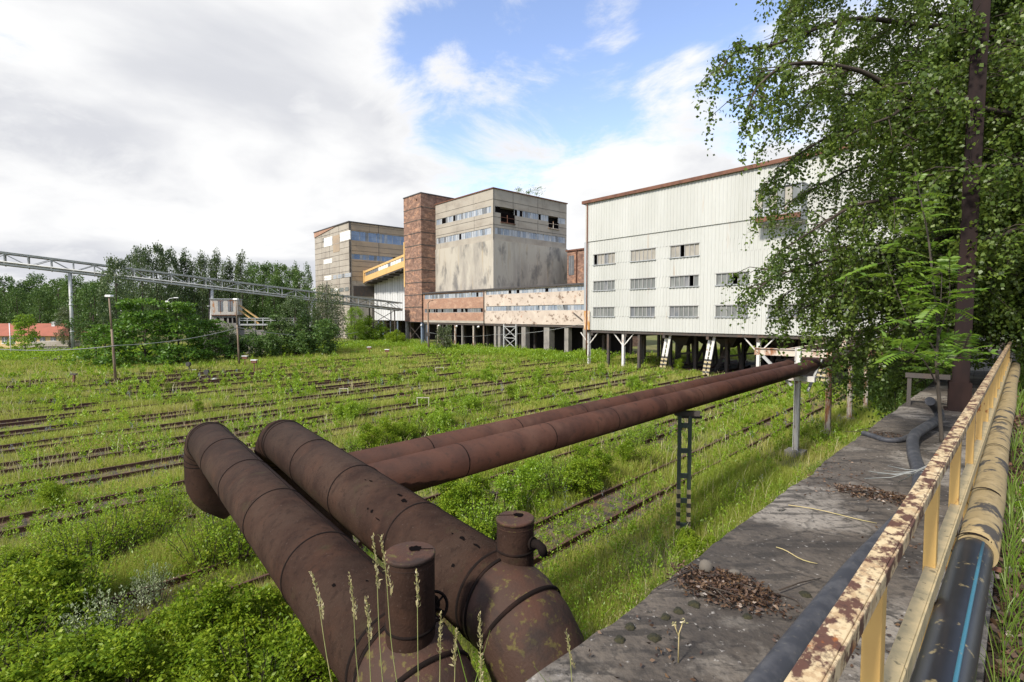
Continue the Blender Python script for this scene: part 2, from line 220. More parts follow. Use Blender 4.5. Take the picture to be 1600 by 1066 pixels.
M['moss'] = surf('dark_moss', (0.022, 0.022, 0.012), [((0.045, 0.04, 0.015), (40, 40, 40), 5, 0.5, 0.65, 0.7)], rough=1.0, bump=(80, 0.8, 0.01))
M['roof_red'] = surf('red_tile_roof', (0.29, 0.095, 0.056), [((0.21, 0.075, 0.045), (0.4, 0.4, 1.5), 5, 0.45, 0.65, 0.7)], rough=0.8)
M['house'] = surf('yellow_house_render', (0.55, 0.40, 0.20), [((0.45, 0.34, 0.18), (0.5, 0.5, 0.5), 5, 0.45, 0.65, 0.5)], rough=0.9)
M['lamp_white'] = surf('white_lamp_shell', (0.72, 0.72, 0.72), rough=0.4)
M['pole'] = surf('rusty_pole', (0.21, 0.16, 0.115), [((0.10, 0.06, 0.04), (2, 2, 0.8), 5, 0.45, 0.65, 0.8), ((0.32, 0.28, 0.23), (1.5, 1.5, 0.5), 5, 0.58, 0.7, 0.6)], rough=0.9)
M['wire'] = surf('grey_cable', (0.24, 0.25, 0.24), rough=0.6)
M['red'] = surf('red_paint', (0.42, 0.03, 0.02), rough=0.5)
M['leaf_dead'] = leaf('dead_brown_leaf', [(0.03, 0.017, 0.011), (0.075, 0.041, 0.024), (0.17, 0.105, 0.055)], trans=0.08, rnd=0.9)
M['grass'] = leaf('yard_grass', [(0.40, 0.33, 0.15), (0.33, 0.34, 0.085), (0.23, 0.30, 0.04), (0.14, 0.21, 0.025)], trans=0.35, nscale=0.16, gloss=0.02, rnd=0.42)
M['grass_lush'] = leaf('lush_grass', [(0.085, 0.15, 0.018), (0.13, 0.21, 0.025), (0.19, 0.24, 0.05)], trans=0.35, nscale=0.5, gloss=0.03)
M['weed'] = leaf('bright_weed_leaf', [(0.11, 0.20, 0.015), (0.19, 0.32, 0.02), (0.29, 0.38, 0.03)], trans=0.4, nscale=0.2, gloss=0.03)
M['weed_blue'] = leaf('blue_flower_spike', [(0.11, 0.14, 0.13), (0.20, 0.21, 0.26), (0.13, 0.20, 0.05)], trans=0.2, gloss=0.02)
M['bush'] = leaf('bush_leaf', [(0.05, 0.11, 0.010), (0.12, 0.205, 0.013), (0.20, 0.285, 0.02), (0.34, 0.40, 0.045)], trans=0.36, nscale=1.1, gloss=0.012)
M['bush_pale'] = leaf('pale_bush_leaf', [(0.10, 0.18, 0.04), (0.26, 0.32, 0.16), (0.50, 0.54, 0.38)], trans=0.3, nscale=0.6, gloss=0.05)
M['forest'] = leaf('wood_leaf', [(0.032, 0.072, 0.016), (0.068, 0.13, 0.026), (0.13, 0.20, 0.045)], trans=0.25, nscale=0.14, gloss=0.03)
M['forest_b'] = leaf('poplar_leaf', [(0.036, 0.066, 0.022), (0.068, 0.108, 0.034), (0.12, 0.16, 0.055)], trans=0.25, nscale=0.2, gloss=0.04)
M['locust'] = leaf('locust_leaf', [(0.038, 0.10, 0.012), (0.075, 0.165, 0.016), (0.13, 0.23, 0.025)], trans=0.3, nscale=0.25, gloss=0.03)
M['willow'] = leaf('grey_green_birch_leaf', [(0.05, 0.075, 0.03), (0.085, 0.115, 0.045), (0.14, 0.165, 0.07)], trans=0.3, nscale=0.3, gloss=0.04)
M['lime'] = leaf('lime_green_leaf', [(0.09, 0.18, 0.012), (0.16, 0.27, 0.02), (0.24, 0.34, 0.035)], trans=0.4, nscale=0.4, gloss=0.03)
M['birch'] = leaf('birch_leaf', [(0.036, 0.07, 0.012), (0.082, 0.134, 0.019), (0.17, 0.225, 0.036)], trans=0.34, nscale=0.5, gloss=0.03)
M['sapling'] = leaf('sapling_leaf', [(0.085, 0.18, 0.022), (0.13, 0.24, 0.022), (0.20, 0.31, 0.03)], trans=0.42, nscale=1.0, gloss=0.04)
M['seed'] = leaf('grass_seed_husk', [(0.24, 0.24, 0.08), (0.36, 0.32, 0.15), (0.46, 0.40, 0.24)], trans=0.3, rnd=0.9)

# ------------------------------------------------------------------ mesh helpers
def tag(o, label=None, cat=None, group=None, kind=None):
    if label: o['label'] = label
    if cat: o['category'] = cat
    if group: o['group'] = group
    if kind: o['kind'] = kind
    return o
def thing(name, loc, label, cat, group=None, rz=0.0):
    o = bpy.data.objects.new(name, None); col.objects.link(o); o.empty_display_size = 0.3
    o.location = loc; o.rotation_euler = (0, 0, rz); return tag(o, label, cat, group)
def link(name, me, parent=None, mats=None):
    o = bpy.data.objects.new(name, me); col.objects.link(o)
    if parent is not None: o.parent = parent
    if mats:
        for m in mats: me.materials.append(M[m])
    return o
def copy_tree(o, parent=None):
    c = o.copy(); col.objects.link(c)
    if parent is not None: c.parent = parent
    for ch in list(o.children): copy_tree(ch, c)
    return c
class MB:
    def __init__(s): s.v = []; s.f = []; s.m = []; s.sm = []
    def add(s, vs, fs, mi=0, smooth=False):
        b = len(s.v); s.v.extend([tuple(v) for v in vs])
        for f in fs: s.f.append(tuple(b + i for i in f)); s.m.append(mi); s.sm.append(smooth)
    def box(s, a, b, mi=0):
        x0, x1 = sorted((a[0], b[0])); y0, y1 = sorted((a[1], b[1])); z0, z1 = sorted((a[2], b[2]))
        s.add([(x0, y0, z0), (x1, y0, z0), (x1, y1, z0), (x0, y1, z0), (x0, y0, z1), (x1, y0, z1), (x1, y1, z1), (x0, y1, z1)],
              [(0, 3, 2, 1), (4, 5, 6, 7), (0, 1, 5, 4), (1, 2, 6, 5), (2, 3, 7, 6), (3, 0, 4, 7)], mi)
    def beam(s, p, q, w, h, mi=0, up=(0, 0, 1)):
        p = Vector(p); q = Vector(q); d = (q - p).normalized(); up = Vector(up)
        if abs(d.dot(up)) > 0.98: up = Vector((1, 0, 0)) if abs(d.x) < 0.9 else Vector((0, 1, 0))
        sx = d.cross(up).normalized(); uy = sx.cross(d).normalized()
        vs = []
        for c in (p, q):
            for i, j in ((-1, -1), (1, -1), (1, 1), (-1, 1)): vs.append(c + sx * (w / 2 * i) + uy * (h / 2 * j))
        s.add(vs, [(0, 1, 2, 3), (7, 6, 5, 4), (0, 4, 5, 1), (1, 5, 6, 2), (2, 6, 7, 3), (3, 7, 4, 0)], mi)
    def ibeam(s, p, q, w, h, t, mi=0, up=(0, 0, 1)):
        p = Vector(p); q = Vector(q); d = (q - p).normalized(); up = Vector(up)
        sx = d.cross(up).normalized(); uy = sx.cross(d).normalized()
        s.beam(p, q, t, h - 2 * t - 0.002, mi, up)
        for k in (-1, 1): s.beam(p + uy * k * (h / 2 - t / 2), q + uy * k * (h / 2 - t / 2), w, t, mi, up)
    def tube(s, pts, r, n=12, mi=0, caps=True, smooth=True, up=None):
        pts = [Vector(p) for p in pts]; rr = r if isinstance(r, (list, tuple)) else [r] * len(pts)
        rings = []; prev = None
        for i, p in enumerate(pts):
            d = (pts[min(i + 1, len(pts) - 1)] - pts[max(i - 1, 0)]).normalized()
            if prev is None:
                a = Vector(up) if up else (Vector((0, 0, 1)) if abs(d.z) < 0.9 else Vector((1, 0, 0)))
                x = (a - d * a.dot(d)).normalized()
            else:
                x = (prev - d * prev.dot(d)).normalized()
            prev = x; y = d.cross(x)
            rings.append([p + (x * math.cos(2 * math.pi * k / n) + y * math.sin(2 * math.pi * k / n)) * rr[i] for k in range(n)])
        b = len(s.v)
        for g in rings: s.v.extend([tuple(v) for v in g])
        for i in range(len(rings) - 1):
            for k in range(n):
                s.f.append((b + i * n + k, b + i * n + (k + 1) % n, b + (i + 1) * n + (k + 1) % n, b + (i + 1) * n + k)); s.m.append(mi); s.sm.append(smooth)
        if caps:
            s.f.append(tuple(b + k for k in reversed(range(n)))); s.m.append(mi); s.sm.append(False)
            e = b + (len(rings) - 1) * n
            s.f.append(tuple(e + k for k in range(n))); s.m.append(mi); s.sm.append(False)
    def mesh(s, name):
        me = bpy.data.meshes.new(name); me.from_pydata(s.v, [], s.f)
        me.polygons.foreach_set('material_index', s.m); me.polygons.foreach_set('use_smooth', s.sm); me.update(); return me
    def build(s, name, mats, parent=None, bevel=0.0):
        o = link(name, s.mesh(name), parent, [mats] if isinstance(mats, str) else mats)
        if bevel:
            b = o.modifiers.new('bevel', 'BEVEL'); b.width = bevel; b.segments = 2; b.limit_method = 'ANGLE'; b.angle_limit = R(50)
        return o
def np_mesh(name, V, F, smooth=False, mi=None):
    V = np.asarray(V, np.float32); F = np.asarray(F, np.int32); k = F.shape[1]
    me = bpy.data.meshes.new(name)
    me.vertices.add(len(V)); me.vertices.foreach_set('co', V.ravel())
    me.loops.add(F.size); me.loops.foreach_set('vertex_index', F.ravel())
    me.polygons.add(len(F)); me.polygons.foreach_set('loop_start', np.arange(0, F.size, k, dtype=np.int32))
    if mi is not None: me.polygons.foreach_set('material_index', np.asarray(mi, np.int32))
    if smooth: me.polygons.foreach_set('use_smooth', np.ones(len(F), bool))
    me.update(calc_edges=True); return me
def unit(a): return a / (np.linalg.norm(a, axis=-1, keepdims=True) + 1e-9)
def leaves_vf(P, D, L, W, rs=RS, fold=0.15, wide=0.42):
    """kite-shaped leaves: base points P, axes D, length L, width W"""
    n = len(P); D = unit(D); up = unit(rs.normal(size=(n, 3)))
    S = unit(np.cross(D, up)); Nn = np.cross(S, D)
    L = np.broadcast_to(np.asarray(L, float), (n,))[:, None]; W = np.broadcast_to(np.asarray(W, float), (n,))[:, None]
    mid = P + D * L * wide + Nn * L * fold
    V = np.stack([P, mid + S * W / 2, P + D * L, mid - S * W / 2], 1).reshape(-1, 3)
    return V, np.arange(4 * n).reshape(n, 4)
class VF:                                           # gathers quads from several numpy lots into one mesh
    def __init__(s): s.V = []; s.F = []; s.n = 0
    def add(s, V, F): s.V.append(V); s.F.append(F + s.n); s.n += len(V)
    def mesh(s, name): return np_mesh(name, np.concatenate(s.V), np.concatenate(s.F))
def vnoise(x, y, scale, seed):
    rs = np.random.RandomState(seed); g = rs.rand(256, 256)
    x = x / scale + 1000.3; y = y / scale + 1000.7
    xi = np.floor(x).astype(int); yi = np.floor(y).astype(int); fx = x - xi; fy = y - yi
    fx = fx * fx * (3 - 2 * fx); fy = fy * fy * (3 - 2 * fy)
    a = g[xi % 256, yi % 256]; b = g[(xi + 1) % 256, yi % 256]; c = g[xi % 256, (yi + 1) % 256]; d = g[(xi + 1) % 256, (yi + 1) % 256]
    return (a * (1 - fx) + b * fx) * (1 - fy) + (c * (1 - fx) + d * fx) * fy

# ------------------------------------------------------------------ directions of the place
ANG_A = R(41.6); A = Vector((math.sin(ANG_A), -math.cos(ANG_A), 0)); D = Vector((math.cos(ANG_A), math.sin(ANG_A), 0)); RZ = math.atan2(A.y, A.x)
PT = Vector((math.sin(R(44.9)), math.cos(R(44.9)), 0)); PN = Vector((PT.y, -PT.x, 0))      # platform: along, and to the right
TT = Vector((math.sin(R(43.4)), math.cos(R(43.4)), 0)); TN = Vector((TT.y, -TT.x, 0))      # tracks
PLAT_Z = 5.16
class Frame:
    """local frame of a building: x along A, y along D"""
    def __init__(s, x, y): s.o = Vector((x, y, 0))
    def hitA(s, px, py, d=0.0):
        q = ray(px, py); eye = Vector((0, 0, EYE)); k = ((s.o + D * d) - eye).dot(D) / q.dot(D); p = eye + q * k
        return (p - s.o).dot(A), p.z
    def hitD(s, px, py, t=0.0):
        q = ray(px, py); eye = Vector((0, 0, EYE)); k = ((s.o + A * t) - eye).dot(A) / q.dot(A); p = eye + q * k
        return (p - s.o).dot(D), p.z
    def w(s, t, d, z): return s.o + A * t + D * d + Vector((0, 0, z))

# ------------------------------------------------------------------ ground
gm = MB(); gm.add([(-3000, -3000, 0), (3000, -3000, 0), (3000, 3000, 0), (-3000, 3000, 0)], [(0, 1, 2, 3)])
tag(gm.build('yard_ground', 'soil'), kind='structure')
def sheet(name, s0, s1, n0, n1, z, mat, ns, nn, rough, seed, base_z=None, edge_noise=0.0):
    rs = np.random.RandomState(seed)
    S = np.linspace(s0, s1, ns); Nn = np.linspace(n0, n1, nn)
    gs, gn = np.meshgrid(S, Nn, indexing='ij')
    if edge_noise:
        e = (vnoise(gs[:, 0], gs[:, 0] * 0, 0.5, seed) - 0.5) * edge_noise + (vnoise(gs[:, 0], gs[:, 0] * 0, 0.12, seed + 1) - 0.5) * edge_noise * 0.5
        gn[:, 0] += e
    zz = z + (vnoise(gs, gn, 0.9, seed + 2) - 0.5) * rough * 2 + (vnoise(gs, gn, 0.2, seed + 3) - 0.5) * rough
    X = gs * PT.x + gn * PN.x; Y = gs * PT.y + gn * PN.y
    V = np.stack([X, Y, zz], -1).reshape(-1, 3)
    F = [(i * nn + j, i * nn + j + 1, (i + 1) * nn + j + 1, (i + 1) * nn + j) for i in range(ns - 1) for j in range(nn - 1)]
    V = list(map(tuple, V)); base = len(V)
    if base_z is not None:                                   # skirt down all four sides
        loop = [i * nn for i in range(ns)] + [(ns - 1) * nn + j for j in range(1, nn)] + [i * nn + nn - 1 for i in range(ns - 2, -1, -1)] + [j for j in range(nn - 2, 0, -1)]
        for k in loop: V.append((V[k][0], V[k][1], base_z))
        m = len(loop)
        for k in range(m): F.append((loop[k], base + k, base + (k + 1) % m, loop[(k + 1) % m]))
    mb = MB(); mb.add(V, F, 0, False); o = mb.build(name, mat); return tag(o, kind='structure')
def add_cracks(m):
    nt = m.node_tree; N = nt.nodes; L = nt.links; b = next(n for n in N if n.type == 'BSDF_PRINCIPLED'); src = b.inputs['Base Color'].links[0].from_socket
    tc = N.new('ShaderNodeTexCoord'); ns = N.new('ShaderNodeTexNoise'); ns.inputs['Scale'].default_value = 2.2; ns.inputs['Detail'].default_value = 6; L.new(tc.outputs['Object'], ns.inputs['Vector'])
    va = N.new('ShaderNodeVectorMath'); va.operation = 'MULTIPLY_ADD'; L.new(ns.outputs['Color'], va.inputs[0]); va.inputs[1].default_value = (0.5, 0.5, 0.5); L.new(tc.outputs['Object'], va.inputs[2])
    vo = N.new('ShaderNodeTexVoronoi'); vo.feature = 'DISTANCE_TO_EDGE'; vo.inputs['Scale'].default_value = 0.8; L.new(va.outputs[0], vo.inputs['Vector'])
    mr = N.new('ShaderNodeMapRange'); mr.inputs[1].default_value = 0.003; mr.inputs[2].default_value = 0.012; mr.inputs[3].default_value = 0.45; mr.inputs[4].default_value = 0.0; L.new(vo.outputs['Distance'], mr.inputs[0])
    mx = N.new('ShaderNodeMix'); mx.data_type = 'RGBA'; L.new(mr.outputs[0], mx.inputs['Factor']); L.new(src, mx.inputs['A']); mx.inputs['B'].default_value = (0.012, 0.011, 0.009, 1); L.new(mx.outputs['Result'], b.inputs['Base Color'])
add_cracks(M['platform'])
sheet('platform', -6, 40, -1.51, -0.07, PLAT_Z, 'platform', 900, 22, 0.008, 5, base_z=-0.3, edge_noise=0.045)
sheet('embankment_ground', -14, 46, -0.065, 70, PLAT_Z - 0.05, 'litter_soil', 90, 60, 0.03, 9, base_z=-0.3)

# ------------------------------------------------------------------ buildings
def strip(fr_root, name, axis, a0, a1, z0, z1, off, pane, mats, probs, hole=0.05, seed=0, depth=0.05, sub=1, tilt=0.05):
    """a band of glass panes on a wall; axis 'A': local x runs, plane y=off ; axis 'D': local y runs, plane x=off. Holes are left open."""
    rs = random.Random(seed); mb = MB(); n = max(1, round(abs(a1 - a0) / pane)); w = (a1 - a0) / n
    for i in range(n):
        x0 = a0 + i * w; x1 = x0 + w
        mi = rs.choices(range(len(mats)), probs)[0]
        if rs.random() < hole: mi = len(mats)
        for j in range(sub):
            q0 = z0 + (z1 - z0) * j / sub; q1 = z0 + (z1 - z0) * (j + 1) / sub
            t = (rs.random() - 0.5) * tilt + (0.25 if rs.random() < 0.04 else 0); g = 0.02
            if axis == 'A': vs = [(x0 + g, off, q0 + g), (x1 - g, off, q0 + g), (x1 - g, off - t, q1 - g), (x0 + g, off - t, q1 - g)]
            else: vs = [(off, x0 + g, q0 + g), (off, x1 - g, q0 + g), (off + t, x1 - g, q1 - g), (off + t, x0 + g, q1 - g)]
            mb.add(vs, [(0, 1, 2, 3)], mi)
    o = mb.build(name, list(mats) + ['void'], fr_root)
    fm = MB(); s = 0.07
    def bar(p0, p1, q0, q1):
        if axis == 'A': fm.box((p0, off - s, q0), (p1, off + s, q1))
        else: fm.box((off - s, p0, q0), (off + s, p1, q1))
    k = 0
    while k <= n:
        x = a0 + k * w; bar(x - 0.04, x + 0.04, z0 + 0.003, z1 - 0.003); k += 3 if pane < 1.0 else 2
    s = 0.058
    bar(a0 - 0.03, a1 + 0.03, z0 + 0.001, z0 + 0.06); bar(a0 - 0.03, a1 + 0.03, z1 - 0.06, z1 - 0.001)
    fm.build('frame', 'frame_grey', o)
    return o

# --- white corrugated loading hall on columns
HF = Frame(*(AT(914.5, 493, 70.0).xy))
def build_hall():
    fr = HF; z0 = fr.hitA(916, 515.5)[1]; z1 = fr.hitA(914.5, 318.5)[1]; zm = fr.hitA(916, 377)[1]; Lh = 43.0; Wd = 24.0
    root = thing('loading_hall', fr.w(0, 0, 0), 'long white corrugated metal hall raised on steel columns, half hidden by the birch', 'industrial building', rz=RZ)
    rows = []
    for (ya, yb, x) in ((398, 414.3, 927), (439.6, 454.3, 927), (480, 494.5, 927)):
        rows.append((fr.hitA(x, yb)[1], fr.hitA(x, ya)[1]))
    cols_ = [(fr.hitA(a, 490)[0], fr.hitA(b, 490)[0]) for a, b in ((926.9, 960), (984.5, 1023), (1046, 1090.5), (1118, 1169), (1199.5, 1257))]
    for k in range(3): cols_.append((cols_[-1][0] + 5.35, cols_[-1][1] + 5.35))
    present = {0: (0, 1, 2, 6), 1: (0, 1, 2, 3, 5, 6, 7), 2: tuple(range(8))}
    def corr(mb, t0, t1, za, zb, off=0.0, pitch=0.42, dep=0.05):
        n = max(1, round((t1 - t0) / pitch)); pts = []; p = (t1 - t0) / n
        for i in range(n):
            b = t0 + i * p
            pts += [(b, 0), (b + p * 0.42, 0), (b + p * 0.52, dep), (b + p * 0.9, dep)]
        pts.append((t1, 0)); vs = []
        for (x, y) in pts: vs += [(x, off + y, za), (x, off + y, zb)]
        mb.add(vs, [(2 * i, 2 * i + 2, 2 * i + 3, 2 * i + 1) for i in range(len(pts) - 1)])
    mb = MB()
    zs = [z0]; 
    for r_ in sorted(rows): zs += [r_[0], r_[1]]
    zs.append(zm)
    for i in range(len(zs) - 1):
        if i % 2 == 0: corr(mb, 0, Lh, zs[i], zs[i + 1])
        else:
            ri = 2 - i // 2; x = 0.0
            for c in present[ri]:
                a, b = cols_[c]; corr(mb, x, a, zs[i], zs[i + 1]); x = b
            corr(mb, x, Lh, zs[i], zs[i + 1])
    mb.build('lower_cladding', 'corr', root)
    ub = MB(); corr(ub, 0, Lh, zm - 0.15, z1, off=-0.12); ub.build('upper_cladding', 'corr', root)
    bx = MB(); bx.box((0.02, 0.1, z0 + 0.35), (0.12, Wd, z1 - 0.05)); bx.box((Lh - 0.12, 0.1, z0 + 0.02), (Lh - 0.02, Wd, z1 - 0.05)); bx.box((0.0, Wd, z0), (Lh, Wd + 0.1, z1 - 0.06)); bx.build('end_wall', 'corr', root)
    cr = MB(); cr.box((0.3, 1.2, z0 + 0.3), (Lh - 0.3, Wd - 0.3, z1 - 0.3)); cr.build('inner_wall', 'core', root)  # near-black block stands in for the unlit rooms behind the panes
    fl = MB(); fl.box((0.2, 0.15, z0 - 0.35), (Lh - 0.1, Wd - 0.1, z0 + 0.02))
    for t in np.arange(1, Lh, 5.5): fl.box((t - 0.15, 0.2, z0 - 0.75), (t + 0.15, Wd - 0.2, z0 - 0.352))
    fl.build('floor_slab', 'dark_steel', root)
    rf = MB(); rf.box((-0.3, -0.35, z1 - 0.02), (Lh + 0.3, Wd + 0.3, z1 + 0.22)); rf.build('roof', 'roof_dark', root)
    tr = MB(); tr.box((-0.35, -0.42, z1 - 0.1), (Lh + 0.35, -0.352, z1 + 0.3)); tr.box((-0.42, -0.42, z1 - 0.1), (-0.352, Wd, z1 + 0.3)); tr.build('roof_trim', 'rust_trim', root)
    cj = MB(); cj.box((-0.14, -0.14, z0), (0.22, -0.06, zm - 0.16)); cj.build('corner_trim', 'corr_grey', root)
    dp = MB(); dp.tube([(0.42, -0.24, z1 - 0.2), (0.42, -0.24, z0 + 0.2), (0.42, -0.2, 1.2)], 0.08, 8); dp.build('downpipe', 'rust_trim', root)
    rs_ = MB(); rs_.box((-0.1, -0.17, z0 + 0.03), (0.9, -0.142, z0 + 2.6)); rs_.build('rusted_sheet', 'rust_streak', root)
    rnd = random.Random(4)
    holes = {(0, 0): (0,), (0, 2): (2,), (1, 2): (4,), (1, 3): (3,)}
    for ri, pr in present.items():
        for c in pr:
            a, b = cols_[c]; za, zb = rows[ri]; m = MB(); n = 6; w = (b - a) / n
            for k in range(n):
                if k in holes.get((ri, c), ()): continue
                mi = 1 if ri == 0 and rnd.random() < 0.9 else (0 if rnd.random() < 0.8 else 2)
                m.add([(a + k * w, 0.16, za), (a + k * w + w, 0.16, za), (a + k * w + w, 0.16 - rnd.random() * 0.05, zb), (a + k * w, 0.16 - rnd.random() * 0.05, zb)], [(0, 1, 2, 3)], mi)
            wo = m.build('window', ['gl_grey', 'gl_tan', 'gl_c'], root)
            f = MB()
            for k in range(n + 1): f.box((a + k * w - 0.04, 0.06, za + 0.05), (a + k * w + 0.04, 0.2, zb - 0.05))
            f.box((a - 0.08, -0.04, zb - 0.05), (b + 0.08, 0.2, zb + 0.06)); f.build('frame', 'frame_grey', wo)
            s = MB(); s.box((a - 0.1, -0.12, za - 0.1), (b + 0.1, 0.22, za)); s.build('sill', 'corr_grey', wo)
    # projecting bay behind the birch
    ta = fr.hitA(1190, 330)[0]; tb = fr.hitA(1262, 330)[0]; zb0 = fr.hitA(1190, 352)[1]; zb1 = fr.hitA(1190, 303)[1]; zmid = zb0 + (zb1 - zb0) * 0.42
    b = MB(); corr(b, ta, tb, zb0, zmid, off=-1.7, pitch=0.4); b.box((ta, -1.69, zb0), (ta + 0.08, -0.14, zb1)); b.box((tb - 0.08, -1.69, zb0), (tb, -0.14, zb1)); b.box((ta - 0.1, -1.8, zb1), (tb + 0.1, -0.14, zb1 + 0.12)); b.box((ta, -1.6, zb0 - 0.1), (tb, -0.14, zb0))
    bo = b.build('bay', 'corr_grey', root)
    w = MB()
    for k in range(6):
        x0 = ta + 0.1 + (tb - ta - 0.2) * k / 6; x1 = ta + 0.1 + (tb - ta - 0.2) * (k + 1) / 6 - 0.05
        w.add([(x0, -1.62, zmid + 0.05), (x1, -1.62, zmid + 0.05), (x1, -1.62, zb1 - 0.05), (x0, -1.62, zb1 - 0.05)], [(0, 1, 2, 3)], k % 2)
    w.build('bay_window', ['gl_tan', 'gl_grey'], bo)
    ru = MB(); ru.box((ta + 0.1, -1.76, zb0 + 0.02), (tb, -1.71, zb0 + 0.5)); ru.build('rusted_skirt', 'rust_trim', bo)
    # columns
    def column(t, d, style, w=0.32):
        m = MB()
        if style == 'braced':
            m.ibeam((t, d, 0), (t, d, z0 - 0.36), w, w, 0.04, 0, up=(0, 1, 0)); mats = ['white_steel']
            for k in (-1, 1): m.beam((t + k * 0.1, d, z0 - 1.9), (t + k * 1.5, d, z0 - 0.4), 0.12, 0.12)
        elif style == 'striped':
            mats = ['white_steel', 'hz_yellow', 'hz_black']; top = Vector((t + 0.25, d + 0.4, z0 - 0.36)); bot = Vector((t - 0.25, d - 0.1, 0))
            for k in (-0.24, 0.24):
                o = Vector((k, 0, 0)); m.beam(bot + o, top + o, 0.14, 0.3)
                for j in range(8):
                    p = bot + o + (top - bot) * (0.02 + 0.05 * j); q = bot + o + (top - bot) * (0.02 + 0.05 * (j + 1)); m.beam(p, q, 0.16, 0.33, 1 + j % 2)
            for j in range(7): p = bot + (top - bot) * (0.1 + 0.13 * j); m.beam(p - Vector((0.22, 0, 0)), p + Vector((0.22, 0, 0)), 0.05, 0.1)
        else:
            mats = ['dark_steel' if style == 'dark' else 'white_rust']; m.ibeam((t, d, 0), (t, d, z0 - 0.36), w, w, 0.04, 0, up=(0, 1, 0))
        m.build('column', mats, root)
    for t, st in ((0.3, 'braced'), (3.6, 'dark'), (6.0, 'braced'), (8.4, 'dark'), (12.0, 'striped'), (17.5, 'striped'), (23.0, 'braced'), (29, 'striped'), (35, 'plain'), (41, 'braced')): column(t, 0.5, st)
    for d in (5.5, 10.5, 15.5, 21.0):
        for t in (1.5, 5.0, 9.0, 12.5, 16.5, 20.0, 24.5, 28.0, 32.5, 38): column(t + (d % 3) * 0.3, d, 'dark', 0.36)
    # leaning hopper legs and bins below the floor
    hp = MB()
    for t in (11.0, 17.0, 23.5, 30):
        for d in (6.5, 12.5):
            hp.beam((t - 1.6, d, 0), (t - 0.3, d + 1.5, z0 - 0.4), 0.3, 0.3); hp.beam((t + 1.6, d, 0), (t + 0.3, d + 1.5, z0 - 0.4), 0.3, 0.3); hp.beam((t - 1.3, d + 0.4, 1.7), (t + 1.3, d + 0.4, 2.1), 0.18, 0.22)
            hp.add([(t - 1.8, d - 1.5, z0 - 0.36), (t + 1.8, d - 1.5, z0 - 0.36), (t + 1.8, d + 1.8, z0 - 0.36), (t - 1.8, d + 1.8, z0 - 0.36), (t - 0.5, d - 0.4, z0 - 1.9), (t + 0.5, d - 0.4, z0 - 1.9), (t + 0.5, d + 0.5, z0 - 1.9), (t - 0.5, d + 0.5, z0 - 1.9)],
                   [(0, 1, 5, 4), (1, 2, 6, 5), (2, 3, 7, 6), (3, 0, 4, 7), (4, 5, 6, 7)])
    hp.build('hopper', 'dark_steel', root)
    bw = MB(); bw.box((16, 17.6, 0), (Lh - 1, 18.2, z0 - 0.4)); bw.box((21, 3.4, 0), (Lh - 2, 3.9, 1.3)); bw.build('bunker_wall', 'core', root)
    cg = MB(); c = [fr.w(9, 1.0, 0.008), fr.w(Lh, -0.5, 0.008), fr.w(Lh, Wd, 0.008), fr.w(14, Wd, 0.008)]; cg.add(c, [(0, 1, 2, 3)]); tag(cg.build('coal_ground', 'coal'), kind='structure')
build_hall()

# --- tower, annexes, bunker block
P0 = Vector((2.4, 95.0, 0))
TF = Frame(*P0.xy)                                  # front plane shared by the annexes and the brick tower
t_tow1 = TF.hitA(657.5, 302)[0]; t_tow0 = TF.hitA(630.5, 309)[0]; t_br0 = TF.hitA(661.5, 480)[0] + 0.05; t_br1 = TF.hitA(757, 480)[0]; t_cr1 = TF.hitA(914, 480)[0] + 4
z_annex0 = TF.hitA(757, 505.5)[1]; z_annex1 = TF.hitA(757, 453.0)[1]
def build_tower():
    fr = Frame(*TF.w(t_tow0, 0, 0).xy); root = thing('brick_tower', fr.w(0, 0, 0), 'tall windowless red brick tower between the yellow gallery and the concrete block', 'tower', rz=RZ)
    Lw = t_tow1 - t_tow0; top = TF.hitA(657.5, 302)[1]; Wd = 12.5
    wl_ = MB(); wl_.box((0, 0, z_annex0), (Lw, Wd, top)); wl_.build('wall', 'brick', root)
    bd = MB(); step = 2.95; z = top - 3.2
    while z > z_annex0 + 1:
        bd.box((-0.03, -0.035, z), (Lw + 0.03, Wd, z + 0.2)); z -= step
    bd.box((-0.03, -0.035, z_annex0), (Lw + 0.03, Wd, z_annex0 + 0.12)); bd.build('concrete_band', 'seam', root)
    rf = MB(); rf.box((-0.12, -0.12, top), (Lw + 0.12, Wd + 0.1, top + 0.25)); rf.build('roof_edge', 'roof_dark', root)
    vh = MB(); vh.box((Lw * 0.75, -0.05, top - 1.5), (Lw * 0.75 + 0.35, 0.3, top - 1.0)); vh.build('vent_opening', 'void', root)
    gs = MB(); gs.box((-0.06, -0.12, TF.hitA(631, 449)[1]), (0.42, -0.04, TF.hitA(631, 379)[1])); gs.build('yellow_edge_strip', 'yellow', root)
    for (t, d, mt) in ((0.4, 0.4, 'conc_col'), (Lw - 0.4, 0.4, 'steel_blue'), (0.4, 6, 'conc_col'), (Lw - 0.4, 6, 'dark_steel'), (0.4, 11.5, 'conc_col'), (Lw - 0.4, 11.5, 'conc_col')):
        m = MB(); m.box((t - 0.3, d - 0.3, 0), (t + 0.3, d + 0.3, z_annex0)); m.build('column', mt, root)
    x = MB(); x.beam((0.7, 0.4, 0.5), (Lw - 0.7, 0.4, z_annex0 - 0.4), 0.1, 0.1); x.beam((0.7, 0.55, z_annex0 - 0.4), (Lw - 0.7, 0.55, 0.5), 0.1, 0.1); x.build('cross_brace', 'dark_steel', root)
build_tower()
